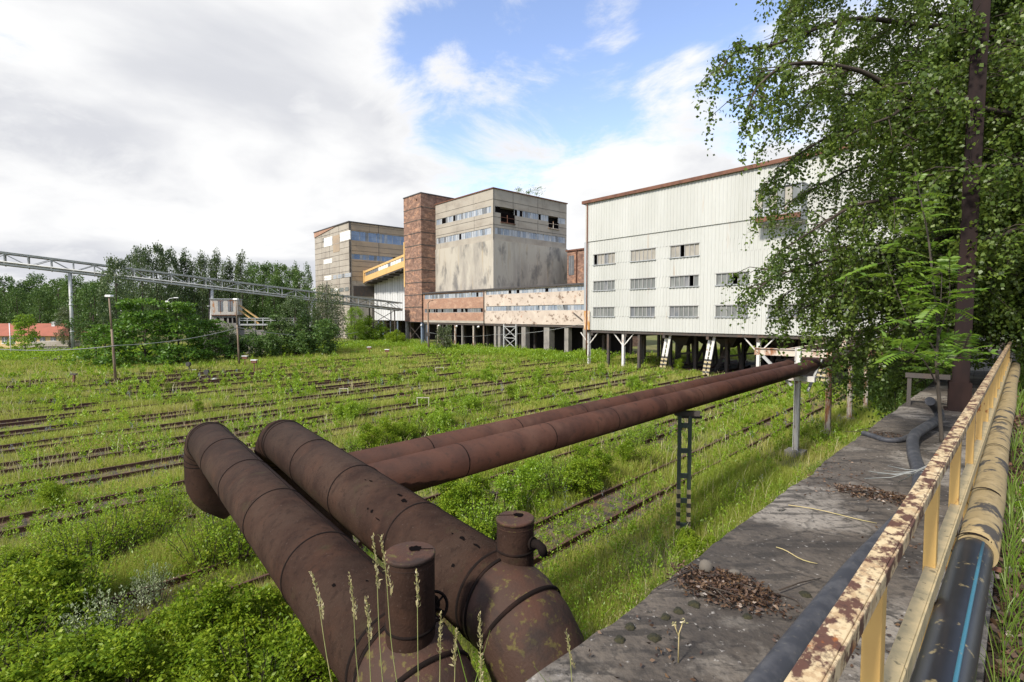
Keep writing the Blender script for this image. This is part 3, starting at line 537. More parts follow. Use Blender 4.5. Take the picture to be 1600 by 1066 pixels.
def build_annex(name, label, ta, tb, wall, strips, cols_, back, extra=None, seed=1):
    fr = Frame(*TF.w(ta, 0, 0).xy); L = tb - ta; Wd = 9.0
    root = thing(name, fr.w(0, 0, 0), label, 'industrial building', rz=RZ)
    zs = [z_annex0]
    for (za, zb, *_r) in strips: zs += [za, zb]
    zs.append(z_annex1 - 0.12)
    w = MB()
    for i in range(0, len(zs), 2): w.box((0, 0, zs[i]), (L, Wd, zs[i + 1]))
    for za, zb, *_r in strips:
        w.box((0, 0.001, za), (0.5, 0.5, zb)); w.box((L - 0.4, 0.001, za), (L, 0.5, zb)); w.box((0, Wd - 0.4, za), (L, Wd, zb))
    w.build('wall', wall, root)
    c = MB(); c.box((0.5, 1.6, z_annex0 + 0.1), (L - 0.5, Wd - 0.5, z_annex1 - 0.3)); c.build('inner_wall', 'core', root)  # room darkness put into a near-black block behind the glazing
    for k, (za, zb, mats, probs, hole) in enumerate(strips): strip(root, 'window_strip', 'A', 0.5, L - 0.4, za, zb, 0.12, 0.75, mats, probs, hole, seed + k)
    rf = MB(); rf.box((-0.02, -0.3, z_annex1 - 0.118), (L, Wd + 0.2, z_annex1 + 0.18)); rf.build('roof', 'roof_dark', root)
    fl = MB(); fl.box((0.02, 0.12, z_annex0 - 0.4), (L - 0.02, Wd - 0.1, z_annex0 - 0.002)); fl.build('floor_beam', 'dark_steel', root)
    for (px, wd, mt) in cols_:
        t = TF.hitA(px, 530)[0] - ta; m = MB(); m.box((t - wd / 2, 0.3, 0), (t + wd / 2, 0.3 + wd, z_annex0 - 0.402)); m.build('column', mt, root)
    for t in np.arange(1.5, L, 4.2):
        for d in (4.5, 8.2): m = MB(); m.box((t - 0.25, d, 0), (t + 0.25, d + 0.5, z_annex0 - 0.402)); m.build('column', 'dark_steel', root)
    bw = MB(); bw.box((0.1, back, 0), (L - 0.1, back + 0.4, z_annex0 - 0.41)); bw.build('shade_back_wall', 'core', root)  # added near-black wall, makes the space under the floor dark
    return root, fr, L
def zz(px, py): return TF.hitA(px, py)[1]
r1, f1, L1 = build_annex('brick_annex', 'low brick wing with two glazed strips on thin posts beside the brick tower', t_br0, t_br1 - 0.12, 'brick_pale',
    [(zz(713, 488.5), zz(713, 482.2), ['gl_c', 'gl_grey', 'gl_white'], [8, 2, 0.3], 0.25), (zz(755, 463.8), zz(755, 456.0), ['gl_a', 'gl_b', 'gl_c'], [3, 4, 1.5], 0.06)],
    [(666, 0.5, 'steel_blue'), (682, 0.28, 'white_rust'), (690, 0.3, 'dark_steel'), (709, 0.3, 'white_rust'), (720, 0.34, 'conc_col'), (737.5, 0.26, 'white_rust'), (753.5, 0.24, 'pole')], 8.0, seed=3)
sb = MB(); sb.box((0.1, -0.06, z_annex0 + 0.002), (L1, 0.05, z_annex0 + 0.5)); sb.build('grey_plinth_band', 'conc', r1)
for px in (659, 686, 714, 748):
    t = TF.hitA(px, 508)[0] - t_br0; m = MB(); m.tube([(t, -0.1, z_annex0 - 0.75), (t + 0.35, -0.35, z_annex0 - 0.62)], [0.28, 0.16], 8); m.build('floodlight', 'lamp_white', r1)
r2, f2, L2 = build_annex('cream_annex', 'low wing with peeling cream render and grey glazed strips on wide concrete piers', t_br1, t_cr1, 'cream_peel',
    [(zz(760, 486.2), zz(760, 478.8), ['gl_a', 'gl_b', 'gl_c'], [5, 3, 1], 0.04), (zz(760, 461.2), zz(760, 455.2), ['gl_b', 'gl_a', 'gl_c'], [3, 4, 1], 0.06)],
    [(771.5, 0.6, 'conc_col'), (778, 0.7, 'conc_col'), (816, 1.1, 'conc_col'), (852, 1.35, 'conc_col'), (883, 0.9, 'conc_col'), (911, 0.6, 'conc_col')], 7.4, seed=8)
dv = MB(); dv.box((-0.12, -0.2, z_annex0 - 0.2), (-0.005, 0.3, z_annex1)); dv.build('dark_joint', 'seam', r2)
lt = MB(); ta, tb = TF.hitA(792, 530)[0] - t_br1, TF.hitA(811, 530)[0] - t_br1
for t in (ta, tb): lt.beam((t, -0.7, 0), (t, -0.7, z_annex0 - 0.05), 0.26, 0.26)
n = 2
for k in range(n):
    a = 0.4 + (z_annex0 - 0.9) * k / n; b = 0.4 + (z_annex0 - 0.9) * (k + 1) / n
    lt.beam((ta, -0.7, a), (tb, -0.7, b), 0.16, 0.1); lt.beam((tb, -0.62, a), (ta, -0.62, b), 0.16, 0.1); lt.beam((ta, -0.78, b), (tb, -0.78, b), 0.12, 0.12)
lt.build('lattice_support', 'steel_grey', r2)
bb = MB(); bb.beam((TF.hitA(898, 490)[0] - t_br1, -0.3, zz(898, 489)), (TF.hitA(911, 498)[0] - t_br1, -0.25, zz(911, 500)), 0.12, 0.12); bb.build('bracket_bar', 'dark_steel', r2)

def build_block():
    c0 = Vector((TF.w(t_tow1, 0, 0))); d_off = TF_d = None
    # plane of the block's left face lies behind the tower front; found from where the tower's side meets it
    ftow = Frame(*TF.w(t_tow1 + 0.04, 0, 0).xy); doff = ftow.hitD(680.5, 330)[0]
    fr = Frame(*ftow.w(0, doff, 0).xy); L = fr.hitA(770.5, 294)[0]; top = fr.hitA(770.5, 294.5)[1]
    fr2 = Frame(*fr.w(L, 0, 0).xy); Wd = fr2.hitD(885.5, 318)[0]
    root = thing('bunker_block', fr.w(0, 0, 0), 'large bare concrete block with two ribbon window rows and a stained blank lower half', 'industrial building', rz=RZ)
    def zc(y): return fr.hitA(770.5, y)[1]
    s1 = (zc(331.5), zc(321)); s2 = (zc(365.3), zc(354.5)); zl = zc(375)
    w = MB(); w.box((0, 0, s1[1]), (L, Wd, top)); w.box((0, 0, s2[1]), (L, Wd, s1[0])); w.box((0, 0, zl + 0.002), (L, Wd, s2[0]))
    for s in (s1, s2): w.box((0, 0.001, s[0]), (0.3, 0.4, s[1])); w.box((L - 0.7, 0.001, s[0]), (L - 0.001, 0.5, s[1])); w.box((L - 0.5, Wd - 0.4, s[0]), (L - 0.001, Wd - 0.001, s[1])); w.box((0, Wd - 0.4, s[0]), (L - 0.6, Wd - 0.001, s[1]))
    w.build('upper_wall', 'conc', root)
    lw = MB(); lw.box((-0.02, -0.12, z_annex1 - 3), (L + 0.18, Wd + 0.15, zl)); lw.build('lower_wall', 'conc_low', root)
    for k in range(8): pass
    jm = MB()
    for zq in (top - 2.2, (s1[0] + s2[1]) / 2 + 0.6, (s1[0] + s2[1]) / 2 - 1.0): jm.box((0, -0.025, zq), (L, 0, zq + 0.07)); jm.box((L, 0, zq), (L + 0.025, Wd, zq + 0.07))
    for q in (0.2, 0.53): jm.box((L, Wd * q + 1, s1[1]), (L + 0.02, Wd * q + 1.06, top)); jm.box((L, Wd * q + 1, s2[1]), (L + 0.02, Wd * q + 1.06, s1[0]))
    jm.box((L * 0.7, -0.02, s2[1]), (L * 0.7 + 0.06, 0, s1[0])); jm.box((L, -0.03, zl), (L + 0.04, 0.06, top)); jm.build('panel_joint', 'seam', root)
    c = MB(); c.box((1.2, 1.5, zl + 0.2), (L - 1.5, Wd - 1, top - 0.4)); c.build('inner_wall', 'core', root)  # near-black block, the block's unlit inside put into its colour
    strip(root, 'window_strip', 'A', 0.3, L - 0.7, *s1, 0.1, 0.78, ['gl_a', 'gl_b', 'gl_c'], [3, 4, 2], 0.07, 21)
    strip(root, 'window_strip', 'A', 0.3, L - 0.7, *s2, 0.1, 0.78, ['gl_a', 'gl_b', 'gl_c'], [3, 4, 2], 0.07, 25)
    o1 = [fr2.hitD(x, 330)[0] for x in (782.5, 804)]; o2 = [fr2.hitD(x, 345)[0] for x in (857, 872.5)]
    strip(root, 'window_strip', 'D', 0.5, o1[0], *s1, L - 0.1, 0.8, ['gl_a', 'gl_b', 'gl_c'], [3, 3, 1], 0.15, 31)
    strip(root, 'window_strip', 'D', o1[1], o2[0], *s1, L - 0.1, 0.8, ['gl_a', 'gl_b', 'gl_c'], [4, 3, 1], 0.12, 37)
    strip(root, 'window_strip', 'D', o2[1], Wd - 0.4, *s1, L - 0.1, 0.8, ['gl_a', 'gl_b'], [3, 3], 0.05, 33)
    strip(root, 'window_strip', 'D', 0.5, Wd - 0.4, *s2, L - 0.1, 0.8, ['gl_a', 'gl_b', 'gl_c'], [4, 3, 1], 0.05, 34)
    for (a, b), zb, seed in ((o1, zc(345), 1), (o2, zc(342), 2)):
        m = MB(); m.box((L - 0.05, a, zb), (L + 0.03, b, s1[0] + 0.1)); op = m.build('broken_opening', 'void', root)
        m = MB(); m.box((L - 0.02, a - 0.1, zb - 0.15), (L + 0.3, b + 0.1, zb)); m.beam((L + 0.1, a + (b - a) * 0.45, zb), (L + 0.1, a + (b - a) * 0.45, zb + 1.6), 0.12, 0.12); m.beam((L + 0.1, a, zb + 1.0), (L + 0.1, b, zb + 1.0), 0.08, 0.08); m.build('guard_rail', 'rust_trim' if seed == 1 else 'white_rust', op)
    rf = MB(); rf.box((-0.2, -0.2, top), (L + 0.2, Wd + 0.2, top + 0.22)); rf.build('roof_edge', 'rust_trim', root)
    # block's base stands on concrete legs
    for t in (1.5, 8, 15, L - 1):
        for d in (5.5, 12, Wd - 1): m = MB(); m.box((t - 0.5, d - 0.5, 0), (t + 0.5, d + 0.5, z_annex1 - 3)); m.build('leg', 'conc_col', root)
    # small plants growing on the roof edge
    for px, h in ((812, 0.9), (827, 0.9), (840, 1.6)):
        dd = fr2.hitD(px, 303)[0]; p = fr2.w(-0.3, dd, top + 0.22); rs = np.random.RandomState(int(px)); n = int(90 * h)
        P = np.array(p) + rs.normal(size=(n, 3)) * [0.45 * h, 0.45 * h, 0.4 * h] + [0, 0, h * 0.8]; V, F = leaves_vf(P, rs.normal(size=(n, 3)), 0.3, 0.16, rs)
        tr = thing('roof_plant', p, 'sparse little plant rooted on the flat roof of the concrete block', 'plant', 'plants on the concrete block roof')
        m = MB(); m.tube([(0, 0, -0.02), (0.05, 0, h)], [0.05, 0.02], 5); m.build('stem', 'twig', tr)
        link('foliage', np_mesh('foliage', V - np.array(p), F), tr, ['locust'])
    # small brick house behind the block, right
    fb = Frame(*AT(886, 470, 118).xy); hb = thing('brick_building', fb.w(0, 0, 0), 'small dark brick building glimpsed between the concrete block and the white hall', 'building', rz=RZ)
    zt = AT(900, 393.5, 118).z; m = MB(); m.box((0, 0, 0), (14, 10, zt)); m.build('wall', 'brick', hb)
    m = MB(); m.box((-0.3, -0.3, zt), (14.3, 10.3, zt + 0.35)); m.build('roof', 'rust_trim', hb)
    m = MB(); m.box((0.5, -0.06, zt - 5.4), (2.1, 0.3, zt - 1.0)); wv = m.build('window', 'gl_c', hb)
    m = MB()
    for k in range(4): m.box((0.5 + k * 0.53 - 0.03, -0.1, zt - 5.4), (0.5 + k * 0.53 + 0.03, -0.05, zt - 1.0))
    m.build('frame', 'dark_steel', wv)
    m = MB(); m.beam((3.0, -0.3, 0), (3.0, -0.3, zt + 0.2), 0.2, 0.2); m.build('downpipe', 'rust_trim', hb)
build_block()

def build_left_block():
    fc = Frame(*AT(547.5, 480, 150).xy); tl = fc.hitA(491.5, 361)[0]
    top = fc.hitA(547.5, 346.5)[1]; L = -tl; Wd = 34.0
    root = thing('panel_block', fc.w(tl, 0, 0), 'far concrete panel block with blue glass bands behind the yellow gallery', 'industrial building', rz=RZ)
    w = MB(); b1 = [fc.hitD(550, y)[1] for y in (375.5, 360.5)]; b2 = [fc.hitD(551, y)[1] for y in (405, 396.5)]
    zs = [0, b2[0], b2[1], b1[0], b1[1], top]
    for i in (0, 2, 4): w.box((0, 0, zs[i]), (L, Wd, zs[i + 1]))
    for s in (b1, b2): w.box((0, 0, s[0] + 0.001), (L - 0.5, Wd, s[1] - 0.001)); w.box((L - 0.5, 0, s[0] + 0.001), (L, 0.6, s[1] - 0.001))
    w.build('wall', 'conc', root)
    tp = MB()
    for i, j in ((0, 1), (2, 3), (4, 5)): tp.box((L, 0.6, zs[i] if i else 17), (L + 0.06, Wd - 0.3, zs[j])); 
    tp.build('tan_cladding', 'tanpanel', root)
    strip(root, 'window_strip', 'D', 0.6, Wd - 0.4, *b1, L - 0.1, 0.9, ['gl_blue', 'gl_a', 'gl_c'], [8, 2, 0.7], 0.02, 5, sub=2, tilt=0.02)
    strip(root, 'window_strip', 'D', 0.6, Wd - 0.4, *b2, L - 0.1, 0.9, ['gl_blue', 'gl_a', 'gl_c'], [6, 3, 1], 0.03, 6, tilt=0.02)
    j = MB(); z = 2.2
    while z < top - 1: j.box((0.02, -0.03, z), (L, 0, z + 0.09)); z += 1.75
    for q in (0.22, 0.45, 0.72): j.box((L * q, -0.035, 0), (L * q + 0.09, -0.002, top))
    j.box((L - 0.25, -0.05, 0), (L + 0.1, 0.35, top)); j.box((L + 0.06, Wd * 0.27, 17), (L + 0.09, Wd * 0.27 + 0.12, b2[0])); j.box((L + 0.06, Wd * 0.27, b2[1]), (L + 0.09, Wd * 0.27 + 0.12, b1[0])); j.box((L + 0.06, Wd * 0.27, b1[1]), (L + 0.09, Wd * 0.27 + 0.12, top))
    z = 18.2
    while z < top - 0.5:
        if not (b1[0] < z < b1[1] or b2[0] < z < b2[1]): j.box((L + 0.06, 0.6, z), (L + 0.085, Wd, z + 0.07))
        z += 1.5
    j.build('panel_joint', 'seam', root)
    for (xa, xb, ya, yb, mt) in ((506, 519, 371, 385, 'gl_white'), (531.5, 547, 362, 376, 'gl_white'), (506, 519, 405, 412, 'gl_white'), (520.5, 530.5, 368, 394, 'tanpanel'), (504.5, 506, 372.5, 379, 'void'),
                                (507, 518, 431, 438, 'gl_white'), (521, 526, 430, 436, 'gl_b'), (528, 534, 429, 435, 'gl_b'), (535, 538, 428, 434, 'gl_c'), (539, 548, 427, 433, 'gl_b'),
                                (516, 521, 451, 457, 'gl_grey'), (523, 528, 451, 456, 'gl_white'), (530, 537, 450, 456, 'gl_grey'), (539, 545, 449, 455, 'gl_grey')):
        a, b = [fc.hitA(x, ya)[0] - tl for x in (xa, xb)]; xm = 0.5 * (xa + xb); za = fc.hitA(xm, yb)[1]; zb = fc.hitA(xm, ya)[1]
        m = MB(); m.box((a, -0.07, za), (b, 0.2, zb)); wo = m.build('window', mt, root)
        m = MB(); m.box((a, -0.1, (za + zb) / 2 - 0.04), (b, -0.072, (za + zb) / 2 + 0.04)); m.build('frame', 'frame_grey', wo)
    rf = MB(); rf.box((-0.3, -0.3, top), (L + 0.3, Wd + 0.3, top + 0.3)); rf.build('roof_edge', 'roof_dark', root)
    pr = MB(); pr.add([(0.0, -0.2, top - 1.6), (L * 0.65, -0.2, top - 0.05), (0.0, -0.2, top - 0.05)], [(0, 1, 2)]); pr.add([(0.0, -0.05, top - 1.6), (L * 0.65, -0.05, top - 0.05), (0.0, -0.05, top - 0.05)], [(0, 2, 1)]); pr.build('bare_brick_patch', 'brick_pale', root)
    eq = MB(); za = fc.hitD(560, 447)[1]; eq.box((L, 1.0, za - 3), (L + 0.2, 12, za)); eq.build('dark_recess', 'dark_steel', root)  # raised dark box, a recess's shade put into its colour
    # yellow inclined gallery
    p = fc.w(0.15, fc.hitD(567, 440)[0] + 0.2, 0); q = TF.w(t_tow0 - 0.05, 0.3, 0)
    zl1 = AT(568, 424, p.y).z; zl0 = AT(568, 441.6, p.y).z; zr1 = AT(629, 396.6, q.y).z; zr0 = AT(629, 417, q.y).z
    root = thing('conveyor_gallery', (p.x, p.y, 0), 'yellow clad inclined gallery with a row of small panes running up to the brick tower', 'gallery')
    dv_ = (q - p); ln = dv_.length; dh = dv_.normalized(); nn = Vector((dh.y, -dh.x, 0)) * -1; wd = 3.2
    def pt(s, n_, f): z = (zl0 + (zr0 - zl0) * s) * (1 - f) + (zl1 + (zr1 - zl1) * s) * f; v = dh * (ln * s) + nn * n_; return (v.x, v.y, z)
    def slab(m, s0, s1, n0, n1, f0, f1, mi=0):
        vs = [pt(s0, n0, f0), pt(s1, n0, f0), pt(s1, n1, f0), pt(s0, n1, f0), pt(s0, n0, f1), pt(s1, n0, f1), pt(s1, n1, f1), pt(s0, n1, f1)]
        m.add(vs, [(0, 3, 2, 1), (4, 5, 6, 7), (0, 1, 5, 4), (1, 2, 6, 5), (2, 3, 7, 6), (3, 0, 4, 7)], mi)
    m = MB(); slab(m, 0.02, 0.98, 0, wd, 0.02, 0.5); slab(m, 0.02, 0.98, 0.2, wd - 0.2, 0.501, 0.82); slab(m, 0.02, 0.98, 0, wd, 0.821, 1.0); slab(m, -0.01, 0.0195, -0.1, wd, -0.05, 1.04); m.build('cladding', 'yellow', root)
    m = MB()
    for k in range(16): slab(m, 0.04 + k * 0.058, 0.04 + k * 0.058 + 0.05, 0.12, 0.19, 0.52, 0.8, (0 if k > 4 else 1) if k % 5 else 1)
    m.build('window_strip', ['gl_white', 'gl_c'], root)
    m = MB(); slab(m, 0.02, 0.98, 0.1, wd - 0.1, -0.08, 0.015)
    for k in range(7): slab(m, 0.05 + k * 0.14, 0.075 + k * 0.14, 0.02, wd, -0.16, -0.081)
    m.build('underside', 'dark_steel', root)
    # pale hall below the gallery
    f3 = Frame(*(fc.w(0.4, 7.5, 0).xy)); ta = f3.hitA(585, 470)[0]; tb = f3.hitA(631, 470)[0] + 5; z0 = f3.hitA(600, 500.5)[1]
    root = thing('pale_hall', f3.w(ta, 0, 0), 'pale grey panel walled hall tucked under the yellow gallery', 'industrial building', rz=RZ)
    m = MB(); m.add([(0, 0, z0), (tb - ta, 0, z0), (tb - ta, 0, zr0 + 2.0), (0, 0, zl0 + 1.2), (0, 9, z0), (tb - ta, 9, z0), (tb - ta, 9, zr0 + 2.0), (0, 9, zl0 + 1.2)], [(0, 1, 2, 3), (5, 4, 7, 6), (1, 5, 6, 2), (4, 0, 3, 7), (3, 2, 6, 7), (0, 4, 5, 1)]); m.build('wall', 'whitewall', root)
    m = MB()
    for t in np.arange(1.4, tb - ta, 1.4): m.box((t, -0.03, z0), (t + 0.05, -0.004, zl0 + 0.8))
    m.build('panel_joint', 'seam', root)
    for t in (-1.5, 1.5, 4.5, 9, 13): m = MB(); m.box((t - 0.16, 0.4, 0), (t + 0.16, 0.75, z0 + 5 if t < 0 else z0)); m.build('column', 'steel_blue', root)
    for t in (0, 7, 14): m = MB(); m.box((t - 0.4, 4, 0), (t + 0.4, 5, z0)); m.build('column', 'dark_steel', root)
    m = MB(); m.box((-2, 7.5, 0), (tb - ta, 8, z0 - 0.01)); m.build('shade_back_wall', 'core', root)  # near-black wall, shade below the hall put into its colour
build_left_block()

# --- conveyor bridge
def build_bridge():
    p0 = Vector((-73.9, 86.0, 0)); dr = Vector((0.774, 0.633, 0)).normalized(); nr = Vector((-dr.y, dr.x, 0)); S0, S1 = -16.0, 61.0
    root = thing('conveyor_bridge', (p0.x, p0.y, 0), 'long grey lattice conveyor bridge sloping down over the trees to the brick tower', 'conveyor bridge')
    def top(s): return 15.84 - 0.1 * s
    H = 1.75; W = 2.0
    def P(s, n, z): v = dr * s + nr * n; return (v.x, v.y, z)
    tc_ = MB(); bc = MB(); di = MB()
    for n in (0, W):
        tc_.beam(P(S0, n, top(S0)), P(S1, n, top(S1)), 0.3, 0.2); bc.beam(P(S0, n, top(S0) - H), P(S1, n, top(S1) - H), 0.3, 0.3)
    rf = MB(); rf.beam(P(S0, W / 2, top(S0) + 0.16), P(S1, W / 2, top(S1) + 0.16), W + 0.5, 0.08); 
    bt = MB(); bt.beam(P(S0, W / 2, top(S0) - H + 0.28), P(S1, W / 2, top(S1) - H + 0.28), 1.1, 0.12); bt.beam(P(S0, W / 2, top(S0) - H - 0.06), P(S1, W / 2, top(S1) - H - 0.06), W - 0.35, 0.06)
    s = S0; k = 0; st = 2.75
    while s < S1 - 0.5:
        e = min(s + st, S1)
        for n in (0, W):
            di.beam(P(s, n, top(s) - 0.1), P(s, n, top(s) - H + 0.15), 0.14, 0.14)
            if k % 2: di.beam(P(s, n, top(s) - 0.12), P(e, n, top(e) - H + 0.16), 0.1, 0.1)
            else: di.beam(P(s, n, top(s) - H + 0.16), P(e, n, top(e) - 0.12), 0.1, 0.1)
        di.beam(P(s, 0, top(s) - H - 0.2), P(s, W, top(s) - H - 0.2), 0.12, 0.1)
        s = e; k += 1
    pi = MB(); pi.tube([P(S0, -0.32, top(S0) - H + 0.35), P(S1, -0.32, top(S1) - H + 0.35)], 0.12, 8)
    tc_.build('top_chord', 'steel_grey', root); bc.build('bottom_chord', 'steel_grey', root); di.build('lattice_bars', 'steel_grey', root); rf.build('cover_sheet', 'steel_grey', root); bt.build('conveyor_belt', 'dark_steel', root); pi.build('service_pipe', 'steel_grey', root)
    for s, wd in ((0, 0.5), (20.2, 0.55), (39, 0.5)):
        for n in ((0.2, 1.8)):
            m = MB(); m.tube([P(s, n, 0), P(s + (0.6 if s > 10 else 0), n, top(s) - H - 0.2)], wd / 2, 10)
            for z in (4, 8.5): m.tube([P(s, n, z), P(s, n, z + 0.15)], wd / 2 + 0.08, 10)
            m.build('support_leg', 'steel_grey' if n < 1 else 'dark_steel', root)
    for s in (53.5, 59.0):
        m = MB(); zt = top(s) - H - 0.2
        for n in (0, W): m.beam(P(s, n, 0), P(s, n, zt), 0.25, 0.25)
        m.build('support_leg', 'dark_steel', root)
    m = MB(); zt = top(56) - H - 0.5; m.beam(P(53.5, 0, zt - 3), P(59, 0, zt), 0.12, 0.12); m.beam(P(53.5, 0.1, zt), P(59, 0.1, zt - 3), 0.12, 0.12); m.beam(P(53.5, 0, zt - 3.2), P(59, 0, zt - 3.2), 0.15, 0.15); m.build('cross_brace', 'dark_steel', root)
build_bridge()

# --- signal cabin, house, low walls
def build_cabin():
    dp = 84.0; c = AT(351, 520, dp); root = thing('control_cabin', (c.x, c.y, 0), 'rust streaked white control cabin on a grey base below the conveyor bridge', 'cabin', rz=R(14))
    s = dp / 800.0; z1 = EYE + 25 * s; z0 = EYE + 1 * s; zb = EYE - 34 * s; w = 38 * s
    m = MB(); m.box((-w / 2, 0, z0), (w / 2, 3, z1)); m.build('cabin_wall', 'cabin_paint', root)
    m = MB(); m.box((-w / 2 - 0.1, -0.15, z1), (w / 2 + 0.1, 3.1, z1 + 0.12)); m.build('roof', 'corr_grey', root)
    for k in (-0.13, 0.24):
        m = MB(); m.box((w * k - 0.36, -0.04, z0 + 0.55), (w * k + 0.36, 0.1, z1 - 0.3)); wo = m.build('window', 'gl_c', root)
        m = MB(); m.box((w * k - 0.03, -0.07, z0 + 0.55), (w * k + 0.03, -0.041, z1 - 0.3)); m.box((w * k - 0.42, -0.06, z1 - 0.3), (w * k + 0.42, 0.05, z1 - 0.22)); m.build('frame', 'rust_trim', wo)
    m = MB(); m.box((-w / 2 + 0.1, 0.3, 0), (w / 2 - 0.3, 2.8, z0 - 0.12)); m.build('base_wall', 'conc_col', root)
    m = MB(); m.box((-w / 2, -0.02, z0 - 0.12), (w / 2, 3, z0 - 0.002)); m.build('floor_edge', 'rust_trim', root)
    for k in (-0.25, 0.02, 0.2, 0.36): m = MB(); m.box((w * k - 0.2, 0.25, z0 - 1.3), (w * k + 0.2, 0.5, z0 - 0.45)); m.build('window', 'void', root)
    m = MB(); x0 = w / 2; x1 = w / 2 + 9
    m.box((x0, 0.6, zb + 1.9), (x1, 2.2, zb + 2.15)); 
    for zq in (zb + 2.75, zb + 3.1): m.beam((x0, 0.6, zq), (x1, 0.6, zq), 0.16, 0.12)
    for k in range(8): m.beam((x0 + 0.1 + k * 1.2, 0.6, zb + 2.15), (x0 + 0.1 + k * 1.2, 0.6, zb + 3.1), 0.12, 0.12)
    m.build('walkway', 'steel_grey', root)
    m = MB()
    for yy in (0.7, 1.5):
        for dz in (0.0, 0.85): m.beam((w / 2 + 0.1, yy, z1 - 1.2 + dz - 0.6), (w / 2 + 2.9, yy, z0 - 1.2 + dz - 0.3), 0.1, 0.16)
    m.build('stair', 'yellow', root)
    m = MB(); m.box((-3.5, 1.0, 0), (w / 2 + 4, 2.6, zb + 1.1)); m.build('loading_wall', 'conc_col', root)
    for k in (2, 6, 8.5): m = MB(); m.box((w / 2 + k, 0.9, 0), (w / 2 + k + 0.4, 1.3, zb + 1.9)); m.build('walkway_post', 'conc_col', root)
build_cabin()
def build_house():
    dp = 104.0; a = AT(-70, 540, dp); b = AT(96, 540, dp); s = dp / 800; L = b.x - a.x; root = thing('red_roofed_house', (a.x, a.y, 0), 'low yellow house with a long red tiled roof at the left edge', 'house')
    ze = EYE - 31 * s; zr = EYE - 13 * s
    m = MB(); m.box((0, 0, 0), (L, 9, ze)); m.build('wall', 'house', root)
    m = MB(); y0, y1 = -0.8, 9.8
    m.add([(-0.4, y0, ze - 0.12), (L + 0.4, y0, ze - 0.12), (L - 2.5, 4.5, zr), (-0.4, 4.5, zr), (-0.4, y1, ze - 0.12), (L + 0.4, y1, ze - 0.12)], [(0, 1, 2, 3), (3, 2, 5, 4), (1, 5, 2), (0, 3, 4), (0, 4, 5, 1)]); rf = m.build('roof', 'roof_red', root)
    m = MB(); m.box((L * 0.78, 3.2, zr - 1.0), (L * 0.78 + 0.7, 4.0, zr + 0.35)); m.build('chimney', 'whitewall', rf)
    for px in (8, 20, 53, 67, 84):
        x = (AT(px, 540, dp).x - a.x); m = MB(); m.box((x - 0.55, -0.06, ze - 1.6), (x + 0.55, 0.1, ze - 0.35)); wo = m.build('window', 'gl_c', root)
        m = MB(); m.box((x - 0.68, -0.09, ze - 1.72), (x + 0.68, -0.061, ze - 1.6)); m.box((x - 0.04, -0.09, ze - 1.599), (x + 0.04, -0.061, ze - 0.35)); m.build('frame', 'lamp_white', wo)
    p = AT(60, 555, 88); q = AT(118, 555, 88); w = thing('concrete_wall', (p.x, p.y, 0), 'low grey concrete fence wall in front of the red roofed house', 'wall')
    m = MB(); Lq = q.x - p.x; m.box((0, 0, 0), (Lq, 0.2, 1.25)); m.build('panel', 'conc_col', w)
    for k in range(5): m = MB(); m.box((Lq * k / 4 - 0.12, -0.06, 0), (Lq * k / 4 + 0.12, -0.001, 1.35)); m.build('post', 'conc_col', w)
    p = AT(57, 552, 96); r_ = thing('loading_ramp', (p.x, p.y, 0), 'pale concrete ramp slab beside the low wall in front of the house', 'ramp')
    m = MB(); m.box((0, 0, 1.0), (6, 3, 1.9)); m.add([(0, 0, 1.0), (0, 0, 1.9), (-4.5, 0, 0.5), (-4.5, 0, 0.1), (0, 1.5, 1.0), (0, 1.5, 1.9), (-4.5, 1.5, 0.5), (-4.5, 1.5, 0.1)], [(0, 1, 2, 3), (4, 7, 6, 5), (1, 5, 6, 2), (0, 3, 7, 4)]); m.build('slab', 'conc', r_)
    m = MB(); m.box((0.3, 0.3, 0), (5.7, 2.7, 1.0)); m.build('footing', 'conc_col', r_)
    p = G(48, 566); r_ = thing('rubble_heap', (p.x, p.y, 0), 'broken grey concrete slabs lying in the weeds at the far left', 'rubble')
    for k, (x, y, s1, rz) in enumerate(((0, 0, 1.3, 0.3), (1.5, 0.6, 1.0, -0.4), (3.2, 0.3, 1.5, 0.1), (-1.2, 0.8, 0.7, 0.9))):
        m = MB(); m.beam((x - s1 / 2, y, 0.2), (x + s1 / 2, y + 0.3, 0.55 + 0.1 * k % 0.3), 0.9, 0.35); m.build('slab', 'stone' if k % 2 else 'conc', r_, bevel=0.03)
    p = G(17.5, 562); r_ = thing('marker_post', (p.x, p.y, 0), 'thin white pole on a red drum near the red roofed house', 'marker post')
    m = MB(); m.tube([(0, 0, 0.0), (0, 0, 1.0)], 0.28, 10); m.build('drum', 'red', r_); m = MB(); m.tube([(0, 0, 1.0), (-0.02, 0, 5.6)], 0.06, 6); m.build('pole', 'lamp_white', r_)
build_house()

